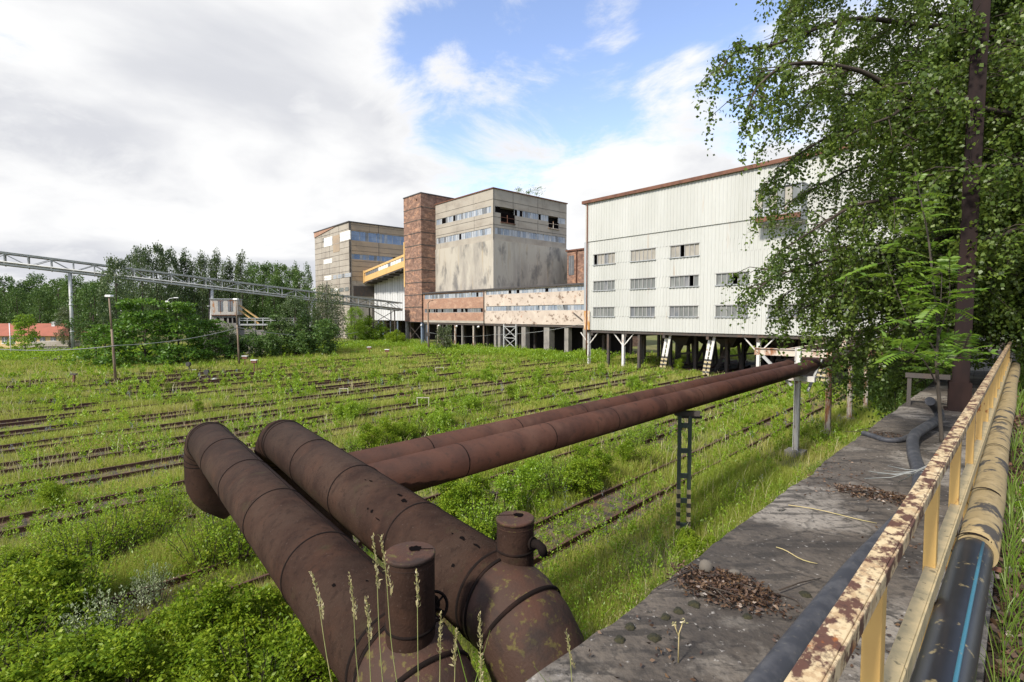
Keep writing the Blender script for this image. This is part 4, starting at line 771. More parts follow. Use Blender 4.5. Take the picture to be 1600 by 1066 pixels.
# ------------------------------------------------------------------ railway
def track(k, perp):
    b = TN * perp; s0 = -0.12 * abs(perp) - 4; s1 = 84.0 if perp < -30 else 78.0
    if perp > -12: s0 = 2.0
    o = b + TT * s0
    words = ['nearest the platform', 'second from the platform', 'third from the platform', 'fourth from the platform', 'fifth from the platform', 'sixth from the platform', 'seventh from the platform', 'eighth from the platform', 'ninth from the platform', 'tenth from the platform', 'eleventh from the platform', 'twelfth from the platform', 'thirteenth from the platform', 'fourteenth from the platform', 'fifteenth from the platform']
    root = thing('railway_track', (o.x, o.y, 0), 'overgrown rusty railway track, ' + words[k], 'railway track', 'rusty tracks across the yard', rz=math.atan2(TT.y, TT.x))
    L = s1 - s0
    for y in (-0.7525, 0.7525):
        m = MB(); n = int(L / 3); pts = [(L * i / n, y + 0.02 * math.sin(i * 1.7 + k), 0.0) for i in range(n + 1)]
        for i in range(n):
            p, q = Vector(pts[i]), Vector(pts[i + 1]); e = Vector((0, 0, 0.003 * math.sin(i * 2.1)))
            m.beam(p + Vector((0, 0, 0.205)) + e, q + Vector((0, 0, 0.205)) + e, 0.075, 0.045); m.beam(p + Vector((0, 0, 0.130)), q + Vector((0, 0, 0.130)), 0.03, 0.11); m.beam(p + Vector((0, 0, 0.058)), q + Vector((0, 0, 0.058)), 0.14, 0.025)
        m.build('rail', 'rail', root)
    m = MB(); n = int(L / 1.5)
    for i in range(n):
        a, c = L * i / n, L * (i + 1) / n; prof = [(-1.25, 0.006), (-1.05, 0.045), (1.05, 0.045), (1.25, 0.006)]
        m.add([(a, y, z) for y, z in prof] + [(c, y, z) for y, z in prof], [(j, j + 4, j + 5, j + 1) for j in range(3)])
    m.build('ballast', 'ballast', root)
    m = MB()
    for x in np.arange(0.3, L, 0.72):
        m.box((x, -1.25, 0.0), (x + 0.24, 1.25, 0.052))
    tag(m.build('sleepers', 'sleeper', root), kind='stuff')
PERPS = [-9.66, -14.0, -18.3, -22.6, -27.0, -31.3, -35.7, -40.0, -44.4, -48.7, -53.1, -57.4, -61.8, -66.1, -70.5]
for k, p in enumerate(PERPS): track(k, p)

# ------------------------------------------------------------------ poles, wires, small yard things
def lamp_pole(px, py, ptop, label, lean=0.0, heads=1):
    g = G(px, py); h = EYE + (493 - ptop) / 800 * g.y; root = thing('lamp_post', (g.x, g.y, 0), label, 'lamp post', 'old lamp posts in the yard')
    m = MB(); m.tube([(0, 0, 0), (lean * 0.6, 0, h * 0.62)], [0.13, 0.095], 10); m.tube([(lean * 0.6, 0, h * 0.62), (lean, 0, h - 0.1)], [0.09, 0.07], 8); m.build('pole', 'pole', root)
    m = MB(); m.box((lean - 0.3, -0.2, h - 0.1), (lean + 0.3, 0.25, h + 0.12)); m.build('lamp_head', 'lamp_white', root, bevel=0.05); return g, h
lamp_pole(181, 598, 463, 'slim lamp post leaning slightly left in the grass, nearest of the yard lamps', -0.35)
lamp_pole(374, 572, 468, 'brown lamp post standing in front of the control cabin', -0.25)
def cable(pts, r=0.03, name='cable', label='', sag=0.3):
    m = MB(); out = []
    for a, b in zip(pts[:-1], pts[1:]):
        for i in range(13):
            f = i / 12; p = Vector(a).lerp(Vector(b), f); p.z -= sag * 4 * f * (1 - f); out.append(p)
    m.tube(out, r, 6); tag(m.build(name, 'wire'), label, 'cable')
g2 = G(374, 572); g1 = G(181, 598); P2 = AT(372, 512, g2.y)
cable([AT(-60, 541, 48), AT(182, 540, g1.y), P2], 0.035, label='grey cable sagging between the two lamp posts and the left edge', sag=0.45)
cable([P2, AT(560, 519, 108)], 0.04, label='grey cable sagging from the brown lamp post towards the brick tower', sag=1.0)
g = G(670, 553); h = EYE + (493 - 475) / 800 * g.y; root = thing('wooden_pole', (g.x, g.y, 0), 'bare dark pole with a bent top before the brick wing', 'pole')
m = MB(); m.tube([(0, 0, 0), (-0.1, 0, h)], [0.2, 0.13], 8); m.build('pole', 'pole', root); m = MB(); m.tube([(-0.1, 0, h), (0.2, 0, h + 0.5), (0.9, 0, h + 0.6)], 0.06, 6); m.build('arm', 'dark_steel', root); m = MB(); m.box((-0.35, -0.25, 3.1), (0.25, -0.12, 3.8)); m.build('switch_box', 'dark_steel', root)
cable([AT(672, 520, g.y), AT(770, 523, 98), AT(913, 505, 82)], 0.03, label='thin cable strung low across the posts of the brick and cream wings', sag=0.5)
for (px, py, yt, lab) in ((263, 520, 470, 'small grey street lamp among the trees left of the control cabin'),):
    dp = 88; p = AT(px, py, dp); zt = AT(px, yt, dp).z; root = thing('street_lamp', (p.x, p.y, 0), lab, 'street lamp')
    m = MB(); m.tube([(0, 0, 0), (0, 0, zt), (0.4, 0, zt + 0.35), (1.4, 0, zt + 0.5)], 0.07, 8); m.build('pole', 'steel_grey', root); m = MB(); m.box((-0.3, -0.15, zt - 0.25), (0.25, 0.15, zt - 0.02)); m.box((1.2, -0.12, zt + 0.45), (1.9, 0.12, zt + 0.58)); m.build('lamp_head', 'lamp_white', root)
def lever(px, py, lab):
    p = G(px, py); root = thing('switch_stand', (p.x, p.y, 0), lab, 'switch stand', 'black switch levers'); m = MB(); m.box((-0.5, -0.3, 0), (0.45, 0.3, 0.22)); m.build('base', 'dark_steel', root, bevel=0.02)
    m = MB(); m.beam((0.05, 0, 0.2), (-0.1, 0, 0.8), 0.12, 0.1); m.tube([(-0.1, -0.18, 0.85), (-0.1, 0.18, 0.85)], 0.27, 12); m.build('weighted_lever', 'hz_black', root); m = MB(); m.box((0.5, -0.2, 0), (0.8, 0.2, 0.2)); m.build('white_block', 'lamp_white', root)
lever(296, 580, 'black weighted switch lever in the grass, farther and left of two'); lever(325, 594, 'black weighted switch lever with a white block, nearer of two')
def signal(px, py, lab, hh=1.1):
    p = G(px, py); root = thing('track_signal', (p.x, p.y, 0), lab, 'dwarf signal', 'small white and rusty track signals'); m = MB(); m.beam((0, 0, 0), (0, 0, hh), 0.09, 0.09); m.build('post', 'rust_trim', root)
    m = MB(); m.box((-0.32, -0.15, hh), (0.32, 0.15, hh + 0.34)); m.build('lamp_box', 'rust_trim', root, bevel=0.03); m = MB(); m.box((-0.36, -0.2, hh + 0.342), (0.36, 0.2, hh + 0.42)); m.build('white_cap', 'lamp_white', root)
signal(383, 574, 'small rusty track signal beside the brown lamp post'); signal(397.5, 582, 'small rusty track signal right of the brown lamp post, nearest of four'); signal(577, 556, 'small rusty track signal below the brick tower, leftmost there'); signal(605, 561, 'small rusty track signal below the brick tower, right of its twin')
def hoop(px, py, lab, w=0.9, h=0.9):
    p = G(px, py); root = thing('track_hoop', (p.x, p.y, 0), lab, 'steel hoop', 'white steel hoops by the tracks')
    for x in (0, w): m = MB(); m.beam((x, 0, 0), (x, 0, h), 0.06, 0.06); m.build('leg', 'hoop', root)
    m = MB(); m.beam((-0.04, 0, h + 0.04), (w + 0.04, 0, h + 0.04), 0.06, 0.06); m.build('crossbar', 'hoop', root)
hoop(652, 637, 'white steel hoop standing in the weeds beyond the pipes, nearest of three', 0.85, 0.7); hoop(681, 584, 'white steel hoop in the weeds in front of the brick wing', 0.9, 0.7); hoop(531, 618, 'low white steel hoop in the middle of the tracks', 0.7, 0.55)
for px, py, lab in ((115, 600, 'low black track stop lying far left in the grass'), (742, 548, 'stub of rusty post at the foot of the brick wing')):
    p = G(px, py); root = thing('buffer_stub', (p.x, p.y, 0), lab, 'post stub'); m = MB(); m.beam((0, 0, 0), (0.1, 0, 0.9), 0.2, 0.16); m.build('post', 'rust_trim', root); m = MB(); m.box((-0.2, -0.12, 0.9), (0.35, 0.12, 1.05)); m.build('cap', 'dark_steel', root)

# ------------------------------------------------------------------ big rusty pipes
AU = R(38.9); PU = Vector((-math.sin(AU), math.cos(AU), 0)); PR = Vector((math.cos(AU), math.sin(AU), 0))
def big_pipe(name, label, r0, zc, s_far, stub_s, far_style, mats_near, hole_list, wheel):
    RR = 0.42; TL = 0.004 if wheel else 0.018
    base = PR * r0 + PU * 3.0; root = thing(name, (base.x, base.y, 0), label, 'pipe', 'pair of big rusty pipes')
    def W(s, r=0.0, z=0.0): v = PR * (r0 + r) + PU * s - base; return Vector((v.x, v.y, zc + TL * (s - 6) + z))
    near = [W(3.0, 0, -4.6 + 0.6), W(3.0, 0, -0.62)]
    cz = 0.6; bend = []
    for k in range(1, 5):                                     # mitred bend out of the ground
        a = R(90) * k / 5; bend.append(W(3.0 + cz - cz * math.cos(a), 0, -cz + cz * math.sin(a)))
    nb = MB(); nb.tube([W(3.0, 0, -zc), W(3.0, 0, -0.6)] + bend + [W(3.62)], RR, 48); nbo = nb.build('near_bend', mats_near, root)
    m = MB(); m.tube([W(3.61), W(s_far - 0.55)], RR - 0.002, 48, caps=True); body = m.build('pipe_run', 'pipe', root)
    fb = [W(s_far - 0.56)]; Rb = 0.62
    for k in range(1, 7):
        a = R(90) * k / 6; fb.append(W(s_far - 0.56 + Rb * math.sin(a), 0, -Rb + Rb * math.cos(a)))
    if far_style == 'return':
        sF = s_far - 0.56 + Rb; fb.append(W(sF, 0, -0.95))
        for k in range(1, 5):
            a = R(62) * k / 4; fb.append(W(sF, Rb * (1 - math.cos(a)), -0.95 - Rb * math.sin(a)))
        fb.append(fb[-1] + (fb[-1] - fb[-2]).normalized() * 0.25)
    else:
        sF = s_far - 0.56 + Rb; fb.append(W(sF, 0, -0.7))
        for k in range(1, 5): a = R(80) * k / 4; fb.append(W(sF, 0.6 * (1 - math.cos(a)), -0.7 - 0.6 * math.sin(a)))
        for k in range(0, 4): a = R(80) * (3 - k) / 4; fb.append(W(sF, 1.15 - 0.5 * (1 - math.cos(a)) + 0.0, -2.0 + 0.5 * math.sin(a) - 0.35))
        fb.append(W(sF, 1.15, -zc - 0.2))
    m = MB(); m.tube(fb, RR, 48, caps=(far_style != 'return')); fbo = m.build('far_elbow', 'pipe', root)
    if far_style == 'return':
        m = MB(); m.tube([fb[-1] - (fb[-1] - fb[-2]).normalized() * 0.12, fb[-1] - (fb[-1] - fb[-2]).normalized() * 0.1], RR - 0.01, 32); m.build('inner_plate', 'void', root)  # near-black disc in the open end stands in for the unlit bore
        
    def ring(p, d, w=0.012, rr=RR, up=0.008):
        g = MB(); d = d.normalized(); g.tube([p - d * w, p - d * w * 0.5, p + d * w * 0.5, p + d * w], [rr, rr + up, rr + up, rr], 48, caps=False); g.build('joint_ring', 'pipe_dark', root)
    s = s_far - 0.6
    ring(W(s), PU, 0.02); ring(W(s - 0.13), PU, 0.012)
    s -= 1.85
    while s > 4.3: ring(W(s), PU, 0.012); s -= 1.78
    for sq in (3.72, 3.58): ring(W(sq), PU, 0.016)
    for k in (1, 3):
        a = R(90) * (k + 0.5) / 5; p = W(3.0 + cz - cz * math.cos(a), 0, -cz + cz * math.sin(a)); d = PU * math.sin(a) + Vector((0, 0, math.cos(a))); ring(p, d, 0.018, RR * 1.0, 0.012)
    for k in (2, 4, 5.5, 6.5): 
        a = R(90) * min(k - 0.5, 6) / 6; p = W(s_far - 0.56 + Rb * math.sin(a), 0, -Rb + Rb * math.cos(a)); ring(p, PU * math.cos(a) - Vector((0, 0, math.sin(a))), 0.012)
    # lengthwise lap seam
    sm = MB(); th = R(64)
    sm.tube([W(q, math.cos(th) * (RR + 0.0015), math.sin(th) * (RR + 0.0015)) for q in np.linspace(3.8, s_far - 0.75, 14)], 0.004, 6); sm.build('lap_seam', 'pipe_dark', root)
    # near-black patches laid on the sheet, standing in for unlit rust holes
    rnd = random.Random(int(r0 * 100))
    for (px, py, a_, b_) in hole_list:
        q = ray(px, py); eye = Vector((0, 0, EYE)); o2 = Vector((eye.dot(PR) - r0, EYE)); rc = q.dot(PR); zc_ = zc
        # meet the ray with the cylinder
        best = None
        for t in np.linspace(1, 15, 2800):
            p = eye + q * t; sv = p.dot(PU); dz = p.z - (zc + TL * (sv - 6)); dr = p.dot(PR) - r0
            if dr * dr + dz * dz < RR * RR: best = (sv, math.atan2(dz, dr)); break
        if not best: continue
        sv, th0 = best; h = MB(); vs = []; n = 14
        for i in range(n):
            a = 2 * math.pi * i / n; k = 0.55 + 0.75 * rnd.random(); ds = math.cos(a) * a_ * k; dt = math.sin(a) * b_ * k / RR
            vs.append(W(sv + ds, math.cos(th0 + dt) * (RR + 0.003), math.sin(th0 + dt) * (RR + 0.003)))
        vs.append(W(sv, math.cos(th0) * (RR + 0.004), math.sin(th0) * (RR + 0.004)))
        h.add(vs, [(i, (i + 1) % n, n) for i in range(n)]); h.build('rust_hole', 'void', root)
    # upright stub with a cap
    sb = W(stub_s, -0.03 if wheel else 0.13, 0); zt = 5.06 - zc
    c0 = Vector((sb.x, sb.y, zc + 0.2)); c1 = Vector((sb.x, sb.y, 5.0 if wheel else 4.93)); sr = 0.185 if wheel else 0.17
    m = MB(); m.tube([c0, c1], sr, 32, caps=False); so = m.build('stub', 'pipe', root)
    m = MB(); m.tube([c1 - Vector((0, 0, 0.01)), c1 + Vector((0, 0, 0.012)), c1 + Vector((0, 0, 0.02))], [sr + 0.006, sr + 0.006, sr - 0.002], 32); m.tube([c1 - Vector((0, 0, 0.05)), c1 - Vector((0, 0, 0.044))], sr + 0.003, 32, caps=False); m.build('cap', 'lichen_rust', so)
    h = MB(); n = 16; vs = [c1 + Vector((0.03 + math.cos(2 * math.pi * i / n) * 0.05 * (0.8 + 0.4 * rnd.random()), 0.05 + math.sin(2 * math.pi * i / n) * 0.045 * (0.8 + 0.4 * rnd.random()), 0.024)) for i in range(n)]
    h.add(vs, [tuple(range(n))]); d_ = c1 + Vector((0, 0.05, 0.0235)); h.add([d_ + Vector((-0.165 if wheel is False else 0.0, -0.012, 0)), d_ + Vector((0.17 if wheel else 0.0, -0.006, 0)), d_ + Vector((0.17 if wheel else 0.0, 0.004, 0)), d_ + Vector((-0.165 if wheel is False else 0.0, 0.0, 0))], [(0, 1, 2, 3)]); h.build('cap_hole', 'void', so)
    ring(c0 + Vector((0, 0, 0.235)), Vector((0, 0, 1)), 0.012, sr, 0.008)
    # side nozzle or hand wheel
    if wheel:
        wc = Vector((sb.x + 0.16, sb.y + 0.12, zc + 0.5)); ax = Vector((0.35, -0.85, 0.35)).normalized(); m = MB()
        x = ax.cross(Vector((0, 0, 1))).normalized(); y = ax.cross(x)
        wr = 0.105; m.tube([wc + (x * math.cos(a) + y * math.sin(a)) * wr for a in np.linspace(0, 2 * math.pi, 25)], 0.012, 8, caps=False)
        for k in range(5): a = 2 * math.pi * k / 5; m.tube([wc, wc + (x * math.cos(a) + y * math.sin(a)) * wr], 0.009, 6)
        m.tube([wc + ax * 0.03, wc - ax * 0.1], 0.02, 8); m.build('hand_wheel', 'pipe_dark', root)
        m = MB(); m.tube([wc - ax * 0.02, wc - ax * 0.22], 0.05, 14); m.tube([wc - ax * 0.1, wc - ax * 0.14], 0.075, 14); m.build('valve_body', 'pipe_dark', root)
    else:
        wc = Vector((sb.x + 0.13, sb.y - 0.10, zc + 0.52)); m = MB(); m.tube([wc, wc + Vector((0.07, -0.05, 0.015)), wc + Vector((0.105, -0.075, -0.01)), wc + Vector((0.12, -0.085, -0.06))], [0.04, 0.042, 0.042, 0.04], 14); m.tube([wc + Vector((0.02, -0.015, 0.005)), wc + Vector((0.035, -0.028, 0.008))], 0.06, 14); m.build('side_nozzle', 'pipe_dark', root)
        m = MB(); q = wc + Vector((0.122, -0.086, -0.062)); m.tube([q, q + Vector((0.003, -0.002, -0.012))], 0.03, 12); m.build('nozzle_bore', 'void', root)
    return root
big_pipe('big_pipe', 'left of two big rusty pipes, with a hand wheel beside its capped stub', 1.80, 4.03, 13.3, 3.42, 'return', 'lichen_rust',
         [(522, 915, 0.035, 0.02), (573, 908, 0.02, 0.01), (556, 1002, 0.05, 0.012)], True)
big_pipe('big_pipe', 'right of two big rusty pipes, holed along its top and joined by the slimmer pipes', 2.79, 4.23, 11.2, 3.57, 'down', 'lichen_rust',
         [(579, 752, 0.04, 0.015), (625, 774, 0.05, 0.02), (632, 783, 0.06, 0.028), (581, 799, 0.025, 0.02), (590, 811, 0.05, 0.008), (708, 884, 0.022, 0.016), (723, 842, 0.05, 0.02), (707, 834, 0.02, 0.008), (745, 853, 0.07, 0.014), (575, 795, 0.02, 0.012), (571, 750, 0.03, 0.006)], False)

# ------------------------------------------------------------------ slim pipes on their supports
SP0 = Vector((-1.63, 8.16, 0)); SPD = Vector((math.sin(R(43.6)), math.cos(R(43.6)), 0)); SPN = Vector((SPD.y, -SPD.x, 0)); SPZ = 4.25
def slim(label, off, s0, s1):
    b = SP0 + SPN * off; root = thing('slim_pipe', (b.x, b.y, 0), label, 'pipe', 'pair of slimmer rusty pipes')
    def W(s, n=0, z=0): v = SPD * s + SPN * n; return Vector((v.x, v.y, SPZ + z))
    m = MB(); m.tube([W(s0), W(s1)] + [W(s1 + 0.5, 0, 0.06), W(s1 + 1.0, 0.12, 0.1), W(s1 + 13, 0.3, 0.1)], 0.30, 36); m.build('pipe_run', 'pipe2', root)
    for s in np.arange(s0 + 1.9, s1 + 2, 2.4):
        g = MB(); g.tube([W(s - 0.012), W(s - 0.006), W(s + 0.006), W(s + 0.012)], [0.299, 0.304, 0.304, 0.299], 36, caps=False); g.build('joint_ring', 'pipe_dark', root)
slim('nearer of the two slimmer red-brown pipes running off to the white hall', 0.0, -0.9, 22.8); slim('farther of the two slimmer red-brown pipes running off to the white hall', -0.82, -1.0, 23.2)
g = G(1067, 842); root = thing('ladder_support', (g.x, g.y, 0), 'dark green ladder-like steel support with black and yellow striped foot under the slim pipes', 'pipe support', rz=R(-8))
for x in (-0.15, 0.15):
    m = MB(); m.ibeam((x, 0, 0), (x, 0, 3.78), 0.10, 0.10, 0.018, 0, up=(0, 1, 0)); po = m.build('post', 'green_steel', root)
    m = MB()
    for k in range(9): m.box((x - 0.053, -0.053, 0.28 + 0.14 * k), (x + 0.053, 0.053, 0.28 + 0.14 * (k + 1) - 0.001), k % 2)
    m.build('warning_stripes', ['hz_yellow', 'hz_black'], po)
for z in (0.35, 1.12, 1.88, 2.65, 3.42): m = MB(); m.box((-0.096, -0.04, z), (0.096, 0.04, z + 0.14)); m.build('rung', 'green_steel', root)
m = MB(); m.box((-0.3, -0.1, 3.79), (0.42, 0.1, 3.93)); m.box((-0.2, 0.02, 3.7), (0.5, 0.12, 3.785)); m.build('saddle', 'dark_steel', root)
# trestle carrying the pipes on to the hall
g = G(1243, 712); tb_ = Vector((g.x, g.y, 0)); root = thing('pipe_trestle', (g.x, g.y, 0), 'row of white and rust-eaten posts with rusty beams carrying the slim pipes to the hall', 'pipe trestle', rz=math.atan2(SPD.y, SPD.x))
m = MB(); m.ibeam((0, 0, 0.1), (0, 0, 5.25), 0.24, 0.24, 0.03, 0, up=(0, 1, 0)); m.build('white_post', 'white_steel', root)
m = MB(); m.box((-0.4, -0.4, 0), (0.4, 0.4, 0.28)); m.build('footing', 'conc_col', root)
for px, py in ((1293, 680), (1327, 657), (1352, 640), (1374, 630)):
    q = G(px, py); s = (q - tb_).dot(SPD); n_ = (q - tb_).dot(Vector((-SPD.y, SPD.x, 0)))
    m = MB(); m.ibeam((s, n_, 0), (s, n_, 3.85), 0.26, 0.26, 0.03, 0, up=(0, 1, 0)); m.build('rusty_post', 'white_rust', root); m = MB(); m.box((s - 0.35, n_ - 0.35, 0), (s + 0.35, n_ + 0.35, 0.2)); m.build('footing', 'conc_col', root)
    m = MB(); m.beam((s, n_ - 1.0, 3.95), (s, n_ + 0.9, 3.95), 0.2, 0.18); m.build('cross_arm', 'rust_trim', root)
for n_ in (-0.9, 0.85): m = MB(); m.ibeam((1.0, n_, 4.92), (19, n_, 4.92), 0.2, 0.36, 0.03); m.build('beam', 'white_rust', root)
m = MB(); m.ibeam((0.6, 2.2, 4.95), (0.9, -1.2, 4.95), 0.2, 0.36, 0.03); m.build('beam', 'white_rust', root)
for n_ in (-0.9,): m = MB(); m.ibeam((5.0, n_, 5.75), (19, n_, 5.75), 0.2, 0.4, 0.03); m.build('beam', 'white_rust', root)
for s in (5.2, 9.0, 13): m = MB(); m.beam((s, -0.9, 5.1), (s, -0.9, 5.55), 0.18, 0.18); m.build('strut', 'white_rust', root)
m = MB(); m.beam((0.0, -0.45, 3.2), (2.3, -0.55, 4.75), 0.1, 0.1); m.beam((0.0, 0.25, 3.4), (0.3, 1.7, 4.75), 0.12, 0.12); m.build('brace', 'steel_grey', root)
m = MB(); m.box((-0.16, -0.75, 3.66), (0.16, 0.75, 3.9)); m.build('saddle', 'white_steel', root)

# ------------------------------------------------------------------ railing and the platform's things
RA = R(45.1); RD = Vector((math.sin(RA), math.cos(RA), 0)); RN = Vector((RD.y, -RD.x, 0))
RO = RN * -0.215; root = thing('handrail', (RO.x, RO.y, PLAT_Z), 'cream painted steel handrail flaking to rust along the platform', 'railing', rz=math.atan2(RD.y, RD.x))
ZT = EYE - 0.54 - PLAT_Z; ZM = EYE - 0.90 - PLAT_Z            # local x along the rail, local y to its left
m = MB(); m.box((-1.5, -0.020, ZT - 0.007), (15, 0.020, ZT)); m.box((-1.5, -0.026, ZT - 0.038), (15, -0.0202, ZT - 0.001)); m.build('top_rail', 'cream', root, bevel=0.003)
m = MB(); m.box((-1.5, -0.032, ZM - 0.06), (15, -0.026, ZM)); m.box((-1.5, -0.0255, ZM - 0.007), (15, 0.012, ZM - 0.001)); m.build('mid_rail', 'cream3', root, bevel=0.002)
xs = [1.33, 2.33, 3.2, 4.15, 5.0, 5.9, 6.8, 7.7, 8.6, 9.6, 10.6, 11.6, 12.6, 13.6]
for x in xs:
    m = MB(); m.box((x - 0.004, -0.018, 0), (x + 0.004, 0.018, ZT - 0.008)); m.box((x + 0.0045, -0.018, 0), (x + 0.045, -0.011, ZT - 0.0081)); m.build('post', 'cream2', root, bevel=0.002)
PO = RN * -0.128; root = thing('water_pipe', (PO.x, PO.y, PLAT_Z), 'black plastic pipe with a blue stripe and mud coated sleeves tied along the handrail', 'pipe', rz=math.atan2(RD.y, RD.x))
zp = EYE - 1.05 - PLAT_Z; sx = 3.02
m = MB(); m.tube([(x, 0.004 * math.sin(x), zp) for x in np.linspace(-1.5, sx + 0.3, 14)], 0.066, 32); m.build('black_section', 'pe_black', root)
m = MB(); m.tube([(x, 0.006 * math.sin(x * 1.3) - 0.004, zp + 0.006 * math.sin(x)) for x in np.linspace(sx, 15, 40)], [0.073 + 0.002 * math.sin(i * 2.3) for i in range(40)], 32); m.build('muddy_sleeve', 'mud', root)
m = MB(); th = R(62); m.tube([(x, 0.004 * math.sin(x) - math.cos(th) * 0.064, zp + math.sin(th) * 0.064) for x in np.linspace(-1.5, sx - 0.01, 14)], 0.0062, 8); m.build('stripe', 'pe_blue', root)
for x in (sx + 0.02, 3.9, 5.3, 6.6, 8.2):
    m = MB(); m.tube([(x - 0.012, 0, zp), (x + 0.012, 0, zp)], 0.079, 24, caps=False); m.build('tie_band', 'pipe_dark', root)
for x in np.arange(0.8, 14, 2.3): m = MB(); m.beam((x, 0.08, zp - 0.078), (x, -0.09, zp - 0.078), 0.03, 0.012); m.beam((x, 0.06, zp - 0.085), (x, 0.06, -0.0), 0.03, 0.012); m.build('bracket', 'rust_trim', root)
def hose(pix, r, label, z=None, name='hose', mat='hose'):
    pts = []
    ctrl = [G(px, py, PLAT_Z + zz_) for px, py, zz_ in pix]; n = len(ctrl)
    for i in range(n - 1):
        p0, p1, p2, p3 = ctrl[max(i - 1, 0)], ctrl[i], ctrl[i + 1], ctrl[min(i + 2, n - 1)]
        for k in range(10):
            t = k / 10; pts.append(0.5 * ((2 * p1) + (p2 - p0) * t + (2 * p0 - 5 * p1 + 4 * p2 - p3) * t * t + (3 * p1 - p0 - 3 * p2 + p3) * t ** 3))
    pts.append(ctrl[-1]); m = MB(); m.tube(pts, r, 14); return tag(m.build(name, mat), label, 'hose')
hose([(1120, 1160, 0.07), (1200, 1064, 0.07), (1275, 967, 0.07), (1341, 885, 0.07), (1413, 808, 0.07), (1436, 768, 0.07), (1436, 738, 0.07), (1427, 706, 0.08), (1428, 682, 0.12), (1446, 668, 0.14), (1465, 656, 0.14), (1467, 646, 0.2), (1460, 634, 0.32), (1453, 627, 0.42)], 0.062, 'thick black rubber hose snaking along the concrete platform under the railing')
hose([(1349, 677, 0.03), (1362, 681, 0.03), (1385, 688, 0.03), (1412, 686, 0.04), (1440, 672, 0.04), (1466, 660, 0.04)], 0.035, 'thin black hose end curling towards the platform edge')
g = G(1498, 641, PLAT_Z); root = thing('steel_post', g, 'tall dark brown steel H-post rising from the platform', 'post', rz=R(-38))
tp_ = (AT(1534, 0, g.y + 0.25) - g); tp_ = Matrix.Rotation(R(38), 3, 'Z') @ (tp_ * (11.5 / tp_.z)); m = MB(); m.ibeam((0, 0, 0), tp_, 0.22, 0.26, 0.022, 0, up=(0, 1, 0)); m.build('shaft', 'post_brown', root, bevel=0.004)
m = MB(); m.box((-0.15, -0.17, 0), (0.15, -0.152, 0.5)); m.box((-0.15, 0.152, 0), (0.15, 0.17, 0.5)); m.box((-0.2, -0.2, -0.01), (0.2, 0.2, 0.025)); m.build('base_plate', 'post_brown', root)
m = MB(); m.box((-0.75, -0.05, 0.52), (-0.13, 0.05, 0.60)); m.box((-0.72, -0.03, 0), (-0.66, 0.03, 0.519)); m.build('side_bracket', 'dark_steel', root)

# debris on the platform
def litter(px, py, rx, ry, n, h, label, name='leaf_pile', mat='leaf_dead', size=0.028, seed=1, cat='leaf pile', twigs=8):
    c = G(px, py, PLAT_Z); rs = np.random.RandomState(seed); a = rs.rand(n) * 6.283; q = np.sqrt(rs.rand(n)) * (0.6 + 0.4 * rs.rand(n))
    x = np.cos(a) * q * rx; y = np.sin(a) * q * ry; rot = R(-45); X = x * math.cos(rot) - y * math.sin(rot); Y = x * math.sin(rot) + y * math.cos(rot)
    Z = h * (1 - q ** 1.5) * rs.rand(n) + 0.012; dirs = rs.normal(size=(n, 3)); dirs[:, 2] *= 0.35
    V, F = leaves_vf(np.stack([X, Y, Z], 1), dirs, size * (0.6 + 0.8 * rs.rand(n)), size * 0.5, rs)
    root = thing(name, c, label, cat); tag(link('leaves', np_mesh('leaves', V, F), root, [mat]), kind='stuff')
    m = MB()
    for k in range(twigs):
        a = rs.rand() * 6.28; p = Vector((X[k], Y[k], 0.02 + h * 0.6 * rs.rand())); L = 0.1 + 0.3 * rs.rand(); d = Vector((math.cos(a), math.sin(a), 0.1 * rs.normal())); m.tube([p, p + d * L * 0.5 + Vector((0, 0, 0.01)), p + d * L], [0.005, 0.004, 0.002], 5)
    if twigs: m.build('twigs', 'twig', root)
    return root
litter(1132, 922, 0.38, 0.25, 1500, 0.06, 'heap of brown dead leaves and twigs on the bare platform, nearest the camera', seed=3)
litter(1368, 776, 0.42, 0.2, 800, 0.05, 'dark mat of dead leaves with grass by the middle of the railing', seed=4)
litter(1385, 682, 0.35, 0.2, 160, 0.04, 'small scatter of dead leaves by the thin hose end', seed=5)
def stone(px, py, s, label, seed):
    rs = random.Random(seed); c = G(px, py, PLAT_Z); bm = MB(); n1, n2 = 7, 10; vs = []
    for i in range(n1 + 1):
        th = math.pi * i / n1
        for j in range(n2): ph = 2 * math.pi * j / n2; k = 0.85 + 0.25 * rs.random(); vs.append((math.sin(th) * math.cos(ph) * s[0] * k, math.sin(th) * math.sin(ph) * s[1] * k, s[2] + math.cos(th) * s[2] * (0.9 + 0.1 * rs.random())))
    bm.add(vs, [(i * n2 + j, (i + 1) * n2 + j, (i + 1) * n2 + (j + 1) % n2, i * n2 + (j + 1) % n2) for i in range(n1) for j in range(n2)], 0, True)
    o = bm.build('stone', 'stone'); o.location = c; tag(o, label, 'stone')
stone(1103, 898, (0.045, 0.04, 0.05), 'upright rounded stone at the back of the leaf heap', 1); stone(1148, 900, (0.04, 0.028, 0.022), 'flat pale stone lying on top of the leaf heap', 2); stone(1099, 932, (0.03, 0.02, 0.012), 'small tan stone chip at the left of the leaf heap', 3)
rs = np.random.RandomState(8)
